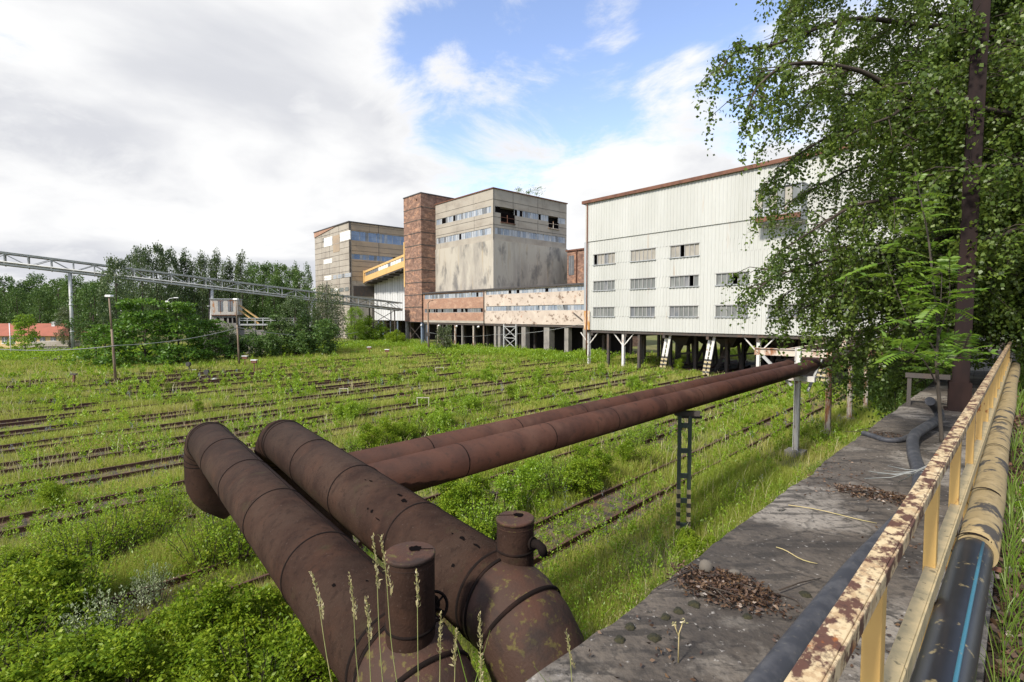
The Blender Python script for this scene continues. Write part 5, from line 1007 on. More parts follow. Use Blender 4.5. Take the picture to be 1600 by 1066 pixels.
for i, (px, py, L, ang, lab) in enumerate(((1298, 802, 0.62, -0.62, 'long thin dry stalk lying across the platform'), (1243, 868, 0.28, -0.9, 'short straw lying on the platform beside the hose'), (1345, 797, 0.22, 0.3, 'curled dry twig below the dark leaf mat'), (1230, 935, 0.2, 1.9, 'dark bent twig on the pale platform patch'))):
    c = G(px, py, PLAT_Z + 0.014); m = MB(); d = Vector((math.cos(ang), math.sin(ang), 0)); n_ = Vector((-d.y, d.x, 0)); m.tube([d * (L * f - L / 2) + n_ * (0.03 * math.sin(f * 5 + i)) for f in np.linspace(0, 1, 8)], [0.0035] * 7 + [0.002], 6); o = m.build('dry_stalk', 'straw' if i < 2 else 'twig'); o.location = c; tag(o, lab, 'twig')
for i, (px, py, s) in enumerate(((1022, 997, 0.035), (985, 980, 0.03), (968, 1000, 0.03), (1258, 930, 0.04), (1168, 965, 0.03), (1040, 965, 0.03), (1085, 945, 0.035), (1060, 955, 0.03))):
    c = G(px, py, PLAT_Z); n = 14; vs = [(math.cos(2 * math.pi * k / n) * s * (0.7 + 0.5 * rs.rand()), math.sin(2 * math.pi * k / n) * s * (0.7 + 0.5 * rs.rand()), 0.0) for k in range(n)] + [(vx * 0.6, vy * 0.6, 0.016) for vx, vy in [(math.cos(2 * math.pi * k / n) * s * 0.9, math.sin(2 * math.pi * k / n) * s * 0.9) for k in range(n)]]
    m = MB(); m.add(vs, [(k, (k + 1) % n, n + (k + 1) % n, n + k) for k in range(n)] + [tuple(range(n, 2 * n))], 0, True); o = m.build('moss_cushion', 'moss'); o.location = c; tag(o, 'dark round moss cushion on the platform near its edge', 'moss', 'moss cushions on the platform')
# loose wire hanging on the rail
m = MB(); rs = np.random.RandomState(3)
for k in range(7):
    a = AT(1440 + rs.randn() * 5, 738 + rs.randn() * 2, 2.35); b = AT(1385 + rs.randn() * 22, 741 + rs.randn() * 7, 2.55); c = AT(1478, 715, 2.3)
    m.tube([c, a + Vector((0, 0, 0.01)), a.lerp(b, 0.5) + Vector((0, 0, 0.01 * rs.randn())), b], 0.0022, 5)
tag(m.build('wire_bundle', 'wire'), 'bundle of loose grey wire ends twisted round the top rail', 'wire')

exec_veg = True
# ------------------------------------------------------------------ vegetation
def crown_leaves(rs, clumps, per, rad, size, flat=1.0, droop=0.0):
    """clumps: (n,3) centres; leaves in shells round each"""
    n = len(clumps) * per; c = np.repeat(clumps, per, 0); d = unit(rs.normal(size=(n, 3))); rr = rad * np.repeat(0.6 + 0.8 * rs.rand(len(clumps)), per) * (rs.rand(n) ** 0.45)
    P = c + d * rr[:, None] * [1, 1, flat]; ax = unit(d + rs.normal(size=(n, 3)) * 0.8 + [0, 0, -droop]); s = size * (0.6 + 0.8 * rs.rand(n))
    return leaves_vf(P, ax, s, s * 0.62, rs)
def trunk_mb(h, r, rs, limbs, spread, z0=0.3):
    m = MB(); pts = [(0.02 * h * math.sin(k * 1.3 + rs.rand()) * k / 6, 0.02 * h * math.cos(k * 1.7) * k / 6, h * k / 6) for k in range(7)]
    m.tube(pts, [r * (1 - 0.82 * k / 6) for k in range(7)], 8)
    for k in range(limbs):
        f = z0 + (0.9 - z0) * rs.rand(); a = rs.rand() * 6.28; p = Vector(pts[int(f * 6)]); e = p + Vector((math.cos(a) * spread * (1.1 - f), math.sin(a) * spread * (1.1 - f), h * 0.12)); m.tube([p, p.lerp(e, 0.5) + Vector((0, 0, 0.15)), e], [r * 0.35 * (1.1 - f), r * 0.2, r * 0.06], 6)
    return m
TEMPL = {}
def template(kind, seed):
    rs = np.random.RandomState(seed)
    if kind == 'broad':
        h = 1.0; n = 95; a = rs.rand(n) * 6.28; zf = 0.22 + 0.76 * rs.rand(n); prof = np.sin(np.clip((zf - 0.12) / 0.9, 0, 1) * math.pi) ** 0.6 * (0.85 + 0.3 * rs.rand(n)); q = np.sqrt(0.25 + 0.75 * rs.rand(n)); C = np.stack([np.cos(a) * q * prof * 0.27, np.sin(a) * q * prof * 0.27, zf], 1)
        V, F = crown_leaves(rs, C, 46, 0.062, 0.024, 0.75, 0.3); t = trunk_mb(0.85, 0.018, rs, 9, 0.25)
    elif kind == 'poplar':
        n = 80; a = rs.rand(n) * 6.28; zf = 0.1 + 0.88 * rs.rand(n); prof = (np.sin(np.clip(zf, 0, 1) ** 0.8 * math.pi) ** 0.5) * (0.7 + 0.5 * rs.rand(n)); C = np.stack([np.cos(a) * prof * 0.075, np.sin(a) * prof * 0.075, zf], 1)
        V, F = crown_leaves(rs, C, 40, 0.042, 0.02, 1.3, -0.3); t = trunk_mb(0.95, 0.013, rs, 8, 0.08, 0.15)
    elif kind == 'layer':
        n = 120; a = rs.rand(n) * 6.28; lv = np.floor(rs.rand(n) * 11) / 11; zf = 0.06 + 0.9 * lv + rs.randn(n) * 0.012; prof = (1 - 0.75 * zf) * (0.5 + 0.6 * rs.rand(n)); C = np.stack([np.cos(a) * prof * 0.42, np.sin(a) * prof * 0.42, zf - prof * 0.05], 1)
        V, F = crown_leaves(rs, C, 42, 0.085, 0.034, 0.3, 0.5); t = trunk_mb(0.92, 0.014, rs, 10, 0.35, 0.1)
    elif kind == 'weep':
        Vs = VF(); n = 300
        a = rs.rand(n) * 6.28; zf = 0.45 + 0.53 * rs.rand(n); q = np.sqrt(rs.rand(n)) * 0.24 * np.sin(np.clip((zf - 0.3) / 0.72, 0, 1) * math.pi) ** 0.5; st = np.stack([np.cos(a) * q, np.sin(a) * q, zf], 1)
        k = 16; f = np.tile(np.linspace(0, 1, k), n); base = np.repeat(st, k, 0); ln = np.repeat(0.15 + 0.32 * rs.rand(n), k); P = base + np.stack([np.cos(np.repeat(a, k)) * 0.03 * f, np.sin(np.repeat(a, k)) * 0.03 * f, -ln * f], 1) + rs.normal(size=(n * k, 3)) * 0.01
        P[:, 2] = np.maximum(P[:, 2], 0.05); V, F = leaves_vf(P, rs.normal(size=P.shape) + [0, 0, -1.2], 0.022 * (0.6 + 0.8 * rs.rand(n * k)), 0.012, rs); t = trunk_mb(0.9, 0.014, rs, 12, 0.2)
    elif kind == 'bush':
        n = 70; a = rs.rand(n) * 6.28; q = np.sqrt(rs.rand(n)); zf = 0.08 + (0.92 - 0.4 * q) * rs.rand(n) ** 0.7; C = np.stack([np.cos(a) * q * 0.5, np.sin(a) * q * 0.5, zf], 1)
        V, F = crown_leaves(rs, C, 105, 0.115, 0.044, 1.0, 0.1)
        t = MB()
        for i in range(9): e = Vector(C[i]); t.tube([(0.05 * e.x, 0.05 * e.y, 0), e * 0.5 + Vector((0, 0, 0.05)), e], [0.012, 0.009, 0.004], 5)
    elif kind == 'stems':
        ns = 34; t = MB(); Vs = VF()
        for i in range(ns):
            a = rs.rand() * 6.28; q = 0.42 * math.sqrt(rs.rand()); hh = (0.55 + 0.45 * rs.rand()) * (1 - 0.5 * q); b0 = Vector((math.cos(a) * q * 0.6, math.sin(a) * q * 0.6, 0)); e = Vector((math.cos(a) * q * 1.3 + 0.08 * rs.randn(), math.sin(a) * q * 1.3 + 0.08 * rs.randn(), hh)); mid = b0.lerp(e, 0.5) + Vector((0, 0, 0.06))
            t.tube([b0, mid, e], [0.007, 0.005, 0.002], 4, caps=False); nl = int(46 * hh); f = np.sort(rs.rand(nl) ** 0.8 * 0.9 + 0.1)
            P = np.array([list(b0.lerp(mid, 2 * v) if v < 0.5 else mid.lerp(e, 2 * v - 1)) for v in f]); aa = rs.rand(nl) * 6.28; rr = (0.03 + 0.09 * rs.rand(nl)) * (1.1 - 0.7 * f); P[:, 0] += np.cos(aa) * rr; P[:, 1] += np.sin(aa) * rr
            ax = np.stack([np.cos(aa), np.sin(aa), 0.1 + 0.9 * f], 1) + rs.normal(size=(nl, 3)) * 0.35; L_ = 0.062 * (1.15 - 0.5 * f) * (0.7 + 0.6 * rs.rand(nl)); Vs.add(*leaves_vf(P, ax, L_, L_ * 0.55, rs))
        V = np.concatenate(Vs.V); F = np.concatenate(Vs.F)
    elif kind == 'bush_fine':
        n = 34; a = rs.rand(n) * 6.28; q = np.sqrt(rs.rand(n)); zf = 0.1 + 0.85 * rs.rand(n); C = np.stack([np.cos(a) * q * 0.42 * (1.1 - 0.6 * zf), np.sin(a) * q * 0.42 * (1.1 - 0.6 * zf), zf], 1)
        V, F = crown_leaves(rs, C, 120, 0.13, 0.042, 1.0, -0.4)
        t = MB()
        for i in range(9): e = Vector(C[i]); t.tube([(0.05 * e.x, 0.05 * e.y, 0), e * 0.5 + Vector((0, 0, 0.08)), e], [0.012, 0.008, 0.003], 5)
    TEMPL[(kind, seed)] = (t.mesh('trunk'), np_mesh('crown', V, F)); return TEMPL[(kind, seed)]
MESHES = {}
def plant(name, kind, seed, mat, loc, h, label, cat, group=None, wide=1.0, rz=None, pn=('trunk', 'crown'), bark='bark'):
    key = (kind, seed, mat)
    if key not in MESHES:
        t, c = TEMPL.get((kind, seed)) or template(kind, seed); t = t.copy(); c = c.copy(); t.materials.append(M[bark]); c.materials.append(M[mat]); t.name = pn[0]; c.name = pn[1]; MESHES[key] = (t, c)
    t, c = MESHES[key]; root = thing(name, loc, label, cat, group, rz=random.random() * 6.28 if rz is None else rz); root.scale = (h * wide, h * wide, h)
    link(pn[0], t, root); link(pn[1], c, root); return root

rt = random.Random(5)
# trees in front of the bridge (left) and along the yard's far edge
def tr(px, py, ytop, kind, seed, mat, label, wide=1.0, name='broadleaf_tree', depth=None, group=None):
    p = G(px, py) if depth is None else AT(px, py, depth); h = EYE + (493 - ytop) / 800 * p.y
    return plant(name, kind, seed, mat, (p.x, p.y, 0), h, label, 'tree', group, wide)
tr(150, 566, 442, 'broad', 3, 'forest', 'broad dark tree left of the nearest lamp post under the bridge', 0.9)
tr(186, 570, 404, 'broad', 4, 'forest_b', 'tall grey-green tree standing in front of the conveyor bridge', 0.55)
tr(228, 572, 455, 'layer', 5, 'locust', 'wide layered bright green tree right of the nearest lamp post', 1.25, 'locust_tree')
tr(280, 570, 462, 'layer', 6, 'locust', 'layered green tree between the nearest lamp post and the cabin', 1.15, 'locust_tree')
tr(165, 572, 500, 'layer', 7, 'locust', 'low layered green tree behind the foot of the nearest lamp post', 1.5, 'locust_tree')
tr(328, 566, 492, 'layer', 8, 'locust', 'low layered tree just left of the control cabin base', 1.4, 'locust_tree')
tr(352, 562, 506, 'bush', 31, 'willow', 'pale grey-green bushy tree in front of the cabin base', 0.95, 'small_tree')
tr(110, 560, 478, 'broad', 9, 'willow', 'pale bushy tree beside the first bridge leg and the house', 0.9, 'small_tree', depth=90)
tr(40, 560, 483, 'layer', 10, 'lime', 'small airy lime green tree in front of the red roof', 0.75, 'locust_tree', depth=82)
tr(438, 556, 484, 'layer', 5, 'forest', 'dark dense tree right of the cabin walkway', 1.0, 'broadleaf_tree')
tr(462, 556, 462, 'broad', 3, 'forest_b', 'rounded tree between the walkway and the weeping birch', 1.0)
tr(512, 552, 440, 'weep', 12, 'willow', 'weeping grey-green birch in front of the far panel block', 1.05, 'weeping_birch')
tr(488, 556, 488, 'bush', 32, 'forest', 'low dark bush tree at the foot of the weeping birch', 1.2, 'small_tree')
tr(404, 560, 508, 'bush', 33, 'forest', 'low dark bush in front of the walkway wall', 1.2, 'small_tree')
tr(555, 540, 480, 'broad', 15, 'lime', 'bright lime green tree left of the pale hall', 1.0, 'small_tree')
tr(575, 538, 494, 'bush', 34, 'lime', 'bright lime bush beside the pale hall columns', 1.3, 'small_tree')
tr(618, 541, 515, 'bush', 35, 'bush', 'green bush at the foot of the brick tower', 1.2, 'small_tree')
tr(694, 553, 511, 'bush_fine', 36, 'willow', 'upright feathery young tree before the brick wing', 0.85, 'small_tree')
for i, (px, yt) in enumerate(((-60, 445), (-20, 440), (45, 440), (110, 445), (155, 440), (-10, 450), (65, 450), (130, 452), (-40, 440), (12, 432), (60, 428), (95, 436), (140, 440), (-80, 430), (30, 450), (80, 445), (120, 430), (170, 425))):
    tr(px, 540, yt, 'broad', 3 + i % 2, 'forest', 'dark green broadleaf tree in the wood behind the red roofed house', 0.8, depth=125 + rt.random() * 25, group='trees of the wood on the left')
for i, (px, yt) in enumerate(((225, 386), (248, 383), (268, 390), (212, 398))):
    tr(px, 540, yt, 'broad', 3 + i % 2, 'forest_b', 'tall tree with an open crown rising above the bridge', 0.5, depth=128 + 4 * i, group='tall trees above the bridge')
for i, (px, yt) in enumerate(((278, 402), (293, 393), (305, 404), (318, 396), (331, 400), (341, 392), (352, 408), (362, 405), (380, 391), (375, 412), (322, 420))):
    tr(px, 540, yt, 'poplar', 21 + i % 2, 'forest_b', 'slim columnar poplar in the row behind the conveyor bridge', 0.62 + 0.2 * rt.random(), 'poplar_tree', depth=135 + rt.random() * 20, group='poplars behind the conveyor bridge')
for i, (px, yt) in enumerate(((398, 410), (412, 414), (425, 411), (440, 413), (455, 418), (470, 424), (350, 446), (388, 436), (430, 430), (465, 412), (483, 410), (300, 446), (250, 440), (275, 446), (335, 446), (405, 440), (450, 445), (200, 430), (370, 450), (480, 450), (420, 460), (320, 455))):
    tr(px, 540, yt, 'poplar' if i in (9, 10) else 'broad', (21 + i % 2) if i in (9, 10) else 3 + i % 2, 'forest', 'mid green tree in the dense wood behind the bridge', 0.6, depth=150 + rt.random() * 25, group='trees of the wood behind the bridge')
fw = VF(); rs = np.random.RandomState(77); n = 1100; C = np.stack([-260 + 240 * rs.rand(n), 182 + 30 * rs.rand(n), 2 + 13 * rs.rand(n)], 1); V, F = crown_leaves(rs, C, 60, 3.6, 1.0); fw.add(V, F)
tag(link('far_wood', fw.mesh('far_wood'), None, ['forest']), 'dense far wood closing the view behind the trees', 'wood', kind='stuff')

# ---- bushes and saplings in the yard
BK = [('bush', 41), ('bush', 42), ('bush_fine', 43), ('bush', 44), ('bush_fine', 45), ('stems', 46), ('stems', 47), ('stems', 48)]
def bush(px, py, h, wide=1.0, mat='bush', k=None, label='leafy green shrub growing over the tracks left of the big pipes', group='green shrubs over the left tracks', name='shrub'):
    p = G(px, py); kd, sd = BK[rt.randrange(len(BK))] if k is None else BK[k]; return plant(name, kd, sd, mat, (p.x, p.y, 0), h, label, 'shrub', group, wide, pn=('stems', 'foliage'), bark='twig')
for px, py, h, w in ((70, 985, 1.7, 1.15), (30, 1010, 1.5, 1.2), (120, 965, 1.5, 1.1), (150, 1050, 1.3, 1.3), (60, 1075, 1.2, 1.4), (320, 1040, 1.5, 1.2), (390, 1020, 1.4, 1.2), (430, 1060, 1.3, 1.4), (340, 1085, 1.2, 1.4), (470, 1075, 1.3, 1.2), (200, 1095, 1.2, 1.5), (400, 1110, 1.4, 1.5), (100, 1110, 1.3, 1.5),
                   (130, 890, 1.5, 1.15), (180, 870, 1.6, 1.1), (230, 850, 1.4, 1.1), (100, 880, 1.2, 1.2), (260, 812, 1.3, 1.1), (330, 885, 1.6, 1.1), (375, 880, 1.5, 1.1), (345, 850, 1.3, 1.2), (10, 905, 0.9, 1.2), (85, 795, 0.9, 1.3), (-20, 950, 1.3, 1.3), (-10, 1060, 1.4, 1.4), (270, 1020, 1.0, 1.2)): bush(px, py, h, w, k=rt.choice((0, 1, 3, 5, 6, 7, 5, 6, 7, 4)))
bush(240, 950, 1.25, 0.6, 'bush_pale', 6, 'pale grey-leaved shrub on the rail left of the left pipe, right of its twin', 'pale shrubs', 'pale_shrub'); bush(160, 1020, 1.5, 0.75, 'bush_pale', 6, 'pale grey-leaved shrub among the bushes in the lower left corner', 'pale shrubs', 'pale_shrub')
for px, py, h, w in ((545, 660, 1.6, 1.0), (565, 650, 1.4, 1.0), (530, 655, 1.2, 1.0), (690, 668, 1.3, 1.1), (720, 660, 1.2, 1.1), (735, 640, 1.2, 1.2), (580, 712, 1.5, 1.2), (605, 700, 1.5, 1.1), (630, 690, 1.3, 1.2), (660, 680, 1.2, 1.2), (555, 712, 1.2, 1.2), (770, 650, 1.2, 1.3), (800, 625, 1.2, 1.3), (660, 600, 1.1, 1.2), (265, 611, 1.0, 1.0), (350, 605, 0.8, 1.1), (310, 648, 0.9, 1.0), (283, 632, 0.8, 1.0), (338, 640, 0.7, 0.9), (585, 590, 0.9, 1.0), (620, 600, 1.0, 1.2), (840, 600, 1.2, 1.4), (870, 590, 1.2, 1.5), (905, 600, 1.2, 1.3), (940, 585, 1.2, 1.5), (760, 595, 1.2, 1.5), (990, 610, 1.3, 1.4), (1015, 600, 1.2, 1.3), (1060, 580, 1.4, 1.2), (1055, 625, 1.2, 1.2), (960, 630, 1.0, 1.4), (880, 640, 1.0, 1.4)):
    bush(px, py, h, w, 'weed' if rt.random() < 0.55 else 'bush', label='bright leafy shrub growing among the tracks beyond the pipes', group='shrubs among the middle tracks')
for px, py, h, w in ((720, 820, 1.5, 1.1), (755, 845, 1.6, 1.1), (700, 800, 1.3, 1.1), (790, 810, 1.4, 1.2), (830, 790, 1.5, 1.2), (870, 775, 1.4, 1.2), (905, 770, 1.4, 1.2), (940, 755, 1.3, 1.2), (980, 735, 1.2, 1.2), (1010, 730, 1.3, 1.0), (960, 720, 1.2, 1.2), (860, 745, 1.2, 1.2), (910, 735, 1.1, 1.2), (990, 700, 1.4, 1.0), (1010, 690, 1.4, 0.9), (745, 790, 1.2, 1.2), (820, 760, 1.2, 1.2), (1080, 690, 0.9, 1.2), (730, 870, 1.1, 1.2)):
    bush(px, py, h, w, 'bush' if rt.random() < 0.7 else 'weed', label='leafy shrub between the right big pipe and the nearest track', group='shrubs under the slim pipes')
for px, py, h in ((1085, 885, 0.8), (1075, 860, 0.7), (1110, 870, 0.6)): bush(px, py, h, 1.2, 'bush', 0, 'low bush at the foot of the ladder support by the platform', 'bushes by the ladder support')
for px, py, h, w in ((1385, 640, 2.6, 0.8), (1400, 655, 2.4, 0.8), (1420, 620, 3.0, 0.9), (1370, 632, 1.8, 0.9), (1445, 615, 3.2, 0.9), (1362, 628, 3.4, 0.6), (1340, 622, 3.0, 0.6), (1405, 618, 3.6, 0.7)): bush(px, py, h, w, 'forest', 0, 'dark climbing shrub against the platform wall by the rusty posts', 'dark shrubs against the platform wall')

# ---- grass and low weeds (uncountable)
def field_pts(n, y0, y1, u0, u1, rs):
    y = np.exp(rs.uniform(math.log(y0), math.log(y1), n)); x = rs.uniform(u0, u1, n) * y; return x, y
def keep_mask(x, y):
    pn = x * PN.x + y * PN.y; ok = pn < -1.66
    hx = (x - HF.o.x) * A.x + (y - HF.o.y) * A.y; hd = (x - HF.o.x) * D.x + (y - HF.o.y) * D.y
    ok &= ~((hx > 8) & (hx < 43) & (hd > 1.5) & (hd < 24)); 
    tx = (x - P0.x) * A.x + (y - P0.y) * A.y; td = (x - P0.x) * D.x + (y - P0.y) * D.y
    ok &= ~((td > 0.5) & (tx > t_tow0 - 1) & (tx < t_cr1)); ok &= y < 125; return ok
def rail_info(x, y):
    pt = x * TN.x + y * TN.y; best = np.full(len(x), 9.9); 
    for p in PERPS: best = np.minimum(best, np.abs(pt - p))
    return best
def blades(x, y, h, w, rs, lean=0.35, z0=0.0, two=True):
    n = len(x); a = rs.rand(n) * 6.283; dx = np.cos(a); dy = np.sin(a); l = lean * h * (0.3 + rs.rand(n)); b = rs.rand(n) * 6.283; lx = np.cos(b) * l; ly = np.sin(b) * l; z = np.zeros(n) + z0
    def pr(px, py, pz, ww): return np.stack([px - dx * ww, py - dy * ww, pz], 1), np.stack([px + dx * ww, py + dy * ww, pz], 1)
    A0, B0 = pr(x, y, z, w * 0.5); A1, B1 = pr(x + lx * 0.35, y + ly * 0.35, z + h * 0.62, w * 0.4); A2, B2 = pr(x + lx, y + ly, z + h, w * 0.08)
    V = np.stack([A0, B0, A1, B1, A2, B2], 1).reshape(-1, 3); i = np.arange(n)[:, None] * 6
    F = np.concatenate([i + [0, 1, 3, 2], i + [2, 3, 5, 4]], 1).reshape(-1, 4); return V, F
rs = np.random.RandomState(21)
x, y = field_pts(1250000, 7.5, 118, -1.22, 1.05, rs); d = rail_info(x, y); n1 = vnoise(x, y, 2.2, 3); n2 = vnoise(x, y, 7.0, 4); n3 = vnoise(x, y, 0.7, 5); n1 = np.clip(n1 * 1.25 - 0.05, 0, 1)
dens = 0.12 + 1.15 * n2 * n1 * 2 + 0.35 * (n3 - 0.5); dens = np.where(d < 1.25, dens * 0.55, dens); dens = np.where(np.abs(d - 0.75) < 0.2, dens * 0.11 * (0.3 + 1.6 * vnoise(x, y, 3.0, 12)), dens); dens = np.where(y > 62, dens + 0.3, dens)
k = keep_mask(x, y) & (rs.rand(len(x)) < dens); x, y, n1, n2, d = x[k], y[k], n1[k], n2[k], d[k]; n = len(x)
h = (0.10 + 0.38 * n1 * n2 + 0.12 * rs.rand(n)) * (0.7 + 0.7 * rs.rand(n)) * np.where(d < 1.15, 0.6, 1.0) * (1 + np.clip((y - 30) / 90, 0, 0.6)); w = 0.009 * np.clip(y / 11, 0.8, 6.5) * (0.7 + 0.6 * rs.rand(n))
V, F = blades(x, y, h, w, rs); tag(link('grass', np_mesh('grass', V, F), None, ['grass']), 'yellow-green grass covering the railway yard', 'grass', kind='stuff')
# tall soft grass along the platform wall
n = 90000; s = 3 + 40 * rs.rand(n) ** 1.7; pp = -1.62 - 4.6 * rs.rand(n) ** 1.15; x = s * PT.x + pp * PN.x; y = s * PT.y + pp * PN.y; m_ = (vnoise(x, y, 1.3, 8) + 0.35 * vnoise(x, y, 0.4, 9)); kk = rs.rand(n) < m_ * 1.15; x, y, s, m_, pp = x[kk], y[kk], s[kk], m_[kk], pp[kk]; n = len(x)
h = (0.35 + 0.55 * m_) * (0.5 + 0.7 * rs.rand(n)) * np.clip(1.25 - (-pp - 1.6) / 6, 0.5, 1.2); V, F = blades(x, y, h, 0.008 * np.clip(s / 12, 0.8, 3), rs, 0.55); tag(link('tall_grass', np_mesh('tall_grass', V, F), None, ['grass_lush']), 'tall soft green grass along the foot of the platform wall', 'grass', kind='stuff')
n = 16000; s = 4 + 26 * rs.rand(n) ** 1.4; pp = -1.7 - 4.0 * rs.rand(n); x = s * PT.x + pp * PN.x; y = s * PT.y + pp * PN.y; P = np.stack([x, y, 0.5 + 0.4 * rs.rand(n)], 1); V, F = leaves_vf(P, rs.normal(size=(n, 3)) * 0.35 + [0, 0, 1], 0.07, 0.016, rs); tag(link('seed_heads', np_mesh('seed_heads', V, F), None, ['seed']), 'pale grass panicles over the tall grass by the platform', 'grass', kind='stuff')
# leafy weeds
def weeds(npl, y0, y1, mat, name, label, hmin, hmax, seed, thr, rowbias=False, lsize=0.10):
    rs = np.random.RandomState(seed); x, y = field_pts(npl, y0, y1, -1.22, 1.05, rs); d = rail_info(x, y); q = vnoise(x, y, 3.5, seed) * 0.6 + vnoise(x, y, 1.1, seed + 1) * 0.4
    k = keep_mask(x, y) & (q > thr) & ((d < 0.6) | (d > 0.95)); x, y, q = x[k], y[k], q[k]; n = len(x)
    H = hmin + (hmax - hmin) * rs.rand(n) ** 1.5; nl = 22; f = np.tile(np.linspace(0.08, 1, nl), n); hh = np.repeat(H, nl); sc_ = np.repeat(np.clip(y / 18, 0.75, 3.2), nl); a = rs.rand(n * nl) * 6.283
    r = 0.02 + 0.10 * np.repeat(H, nl) * (1.05 - f) * rs.rand(n * nl); P = np.stack([np.repeat(x, nl) + np.cos(a) * r, np.repeat(y, nl) + np.sin(a) * r, hh * f * (0.95 + 0.1 * rs.rand(n * nl))], 1)
    ax = np.stack([np.cos(a), np.sin(a), 0.5 + 0.9 * f], 1) + rs.normal(size=(n * nl, 3)) * 0.25; L = lsize * sc_ * (1.15 - 0.55 * f) * (0.7 + 0.6 * rs.rand(n * nl)); V, F = leaves_vf(P, ax, L, L * 0.36, rs)
    tag(link(name, np_mesh(name, V, F), None, [mat]), label, 'weeds', kind='stuff')
weeds(17000, 9, 112, 'weed', 'weeds', 'bright leafy weeds sprouting between the tracks', 0.25, 1.1, 51, 0.50, lsize=0.12)
weeds(3500, 9, 70, 'bush', 'low_weeds', 'darker low weeds in patches between the tracks', 0.15, 0.5, 57, 0.52)
weeds(1500, 12, 60, 'weed_blue', 'wild_flowers', 'greyish blue flower spikes scattered between the tracks', 0.3, 0.7, 63, 0.60, lsize=0.07)
rs = np.random.RandomState(131); x, y = field_pts(16000, 9, 80, -1.22, 1.05, rs); kk = keep_mask(x, y) & (vnoise(x, y, 4.0, 72) > 0.52); x, y = x[kk], y[kk]; n = len(x)
V, F = blades(x, y, 0.4 + 0.55 * rs.rand(n), 0.010 * np.clip(y / 13, 0.8, 4), rs, 0.4); tag(link('dry_stalks', np_mesh('dry_stalks', V, F), None, ['seed']), 'dry straw-coloured stalks standing among the yard grass', 'dry stalks', kind='stuff')
# bright tall weeds along the far edge
rs = np.random.RandomState(91); n = 90000; u = rs.rand(n); px = 0 + 940 * u; P_ = np.array([[*G(float(a), float(564 - 24 * (a / 650.0) + rs.randn() * 3.0 if a < 650 else 548 + (a - 650) * 0.06 + rs.randn() * 3.0)).xy] for a in px[::10]]); x = np.repeat(P_[:, 0], 10)[:n] + rs.randn(n) * 0.8; y = np.repeat(P_[:, 1], 10)[:n] + rs.randn(n) * 0.8
kk = keep_mask(x, y); x, y = x[kk], y[kk]; n = len(x); h = 0.5 + 1.1 * vnoise(x, y, 2.5, 14); P = np.stack([x, y, h * rs.rand(n) ** 0.6], 1); V, F = leaves_vf(P, rs.normal(size=(n, 3)) * 0.6 + [0, 0, 1], 0.3 * (0.6 + 0.8 * rs.rand(n)), 0.11, rs); tag(link('edge_weeds', np_mesh('edge_weeds', V, F), None, ['weed']), 'tall bright weeds along the far edge of the yard', 'weeds', kind='stuff')
# grass and leaf litter on the embankment right of the pipe
n = 9000; s = 0.6 + 30 * rs.rand(n) ** 2; pp = -0.02 + 7 * rs.rand(n) ** 2.2; x = s * PT.x + pp * PN.x; y = s * PT.y + pp * PN.y; kk = (vnoise(x, y, 0.6, 33) > 0.45) & (x * x + y * y > 1.2); x, y, s = x[kk], y[kk], s[kk]; V, F = blades(x, y, 0.12 + 0.3 * rs.rand(len(x)), 0.006 * np.clip(s / 4, 0.7, 4), rs, 0.6, PLAT_Z - 0.06); tag(link('bank_grass', np_mesh('bank_grass', V, F), None, ['grass_lush']), 'grass tufts on the littered bank right of the railing', 'grass', kind='stuff')
n = 30000; s = 0.6 + 24 * rs.rand(n) ** 1.8; pp = -0.04 + 6 * rs.rand(n) ** 1.8; P = np.stack([s * PT.x + pp * PN.x, s * PT.y + pp * PN.y, PLAT_Z - 0.04 + 0.03 * rs.rand(n)], 1); dd = rs.normal(size=(n, 3)) * [1, 1, 0.3]; V, F = leaves_vf(P, dd, 0.05, 0.03, rs); tag(link('leaf_litter', np_mesh('leaf_litter', V, F), None, ['leaf_dead']), 'brown fallen leaves on the bank right of the railing', 'leaf litter', kind='stuff')
n = 2600; s = 1.5 + 16 * rs.rand(n); pp = -1.5 + 1.35 * rs.rand(n); kk = vnoise(s, pp, 0.8, 3) > 0.62; s, pp = s[kk], pp[kk]; n = len(s); P = np.stack([s * PT.x + pp * PN.x, s * PT.y + pp * PN.y, PLAT_Z + 0.012 + 0.012 * rs.rand(n)], 1); dd = rs.normal(size=(n, 3)) * [1, 1, 0.15]; V, F = leaves_vf(P, dd, 0.03, 0.016, rs); tag(link('platform_litter', np_mesh('platform_litter', V, F), None, ['leaf_dead']), 'scattered crumbs of dead leaf on the platform concrete', 'leaf litter', kind='stuff')

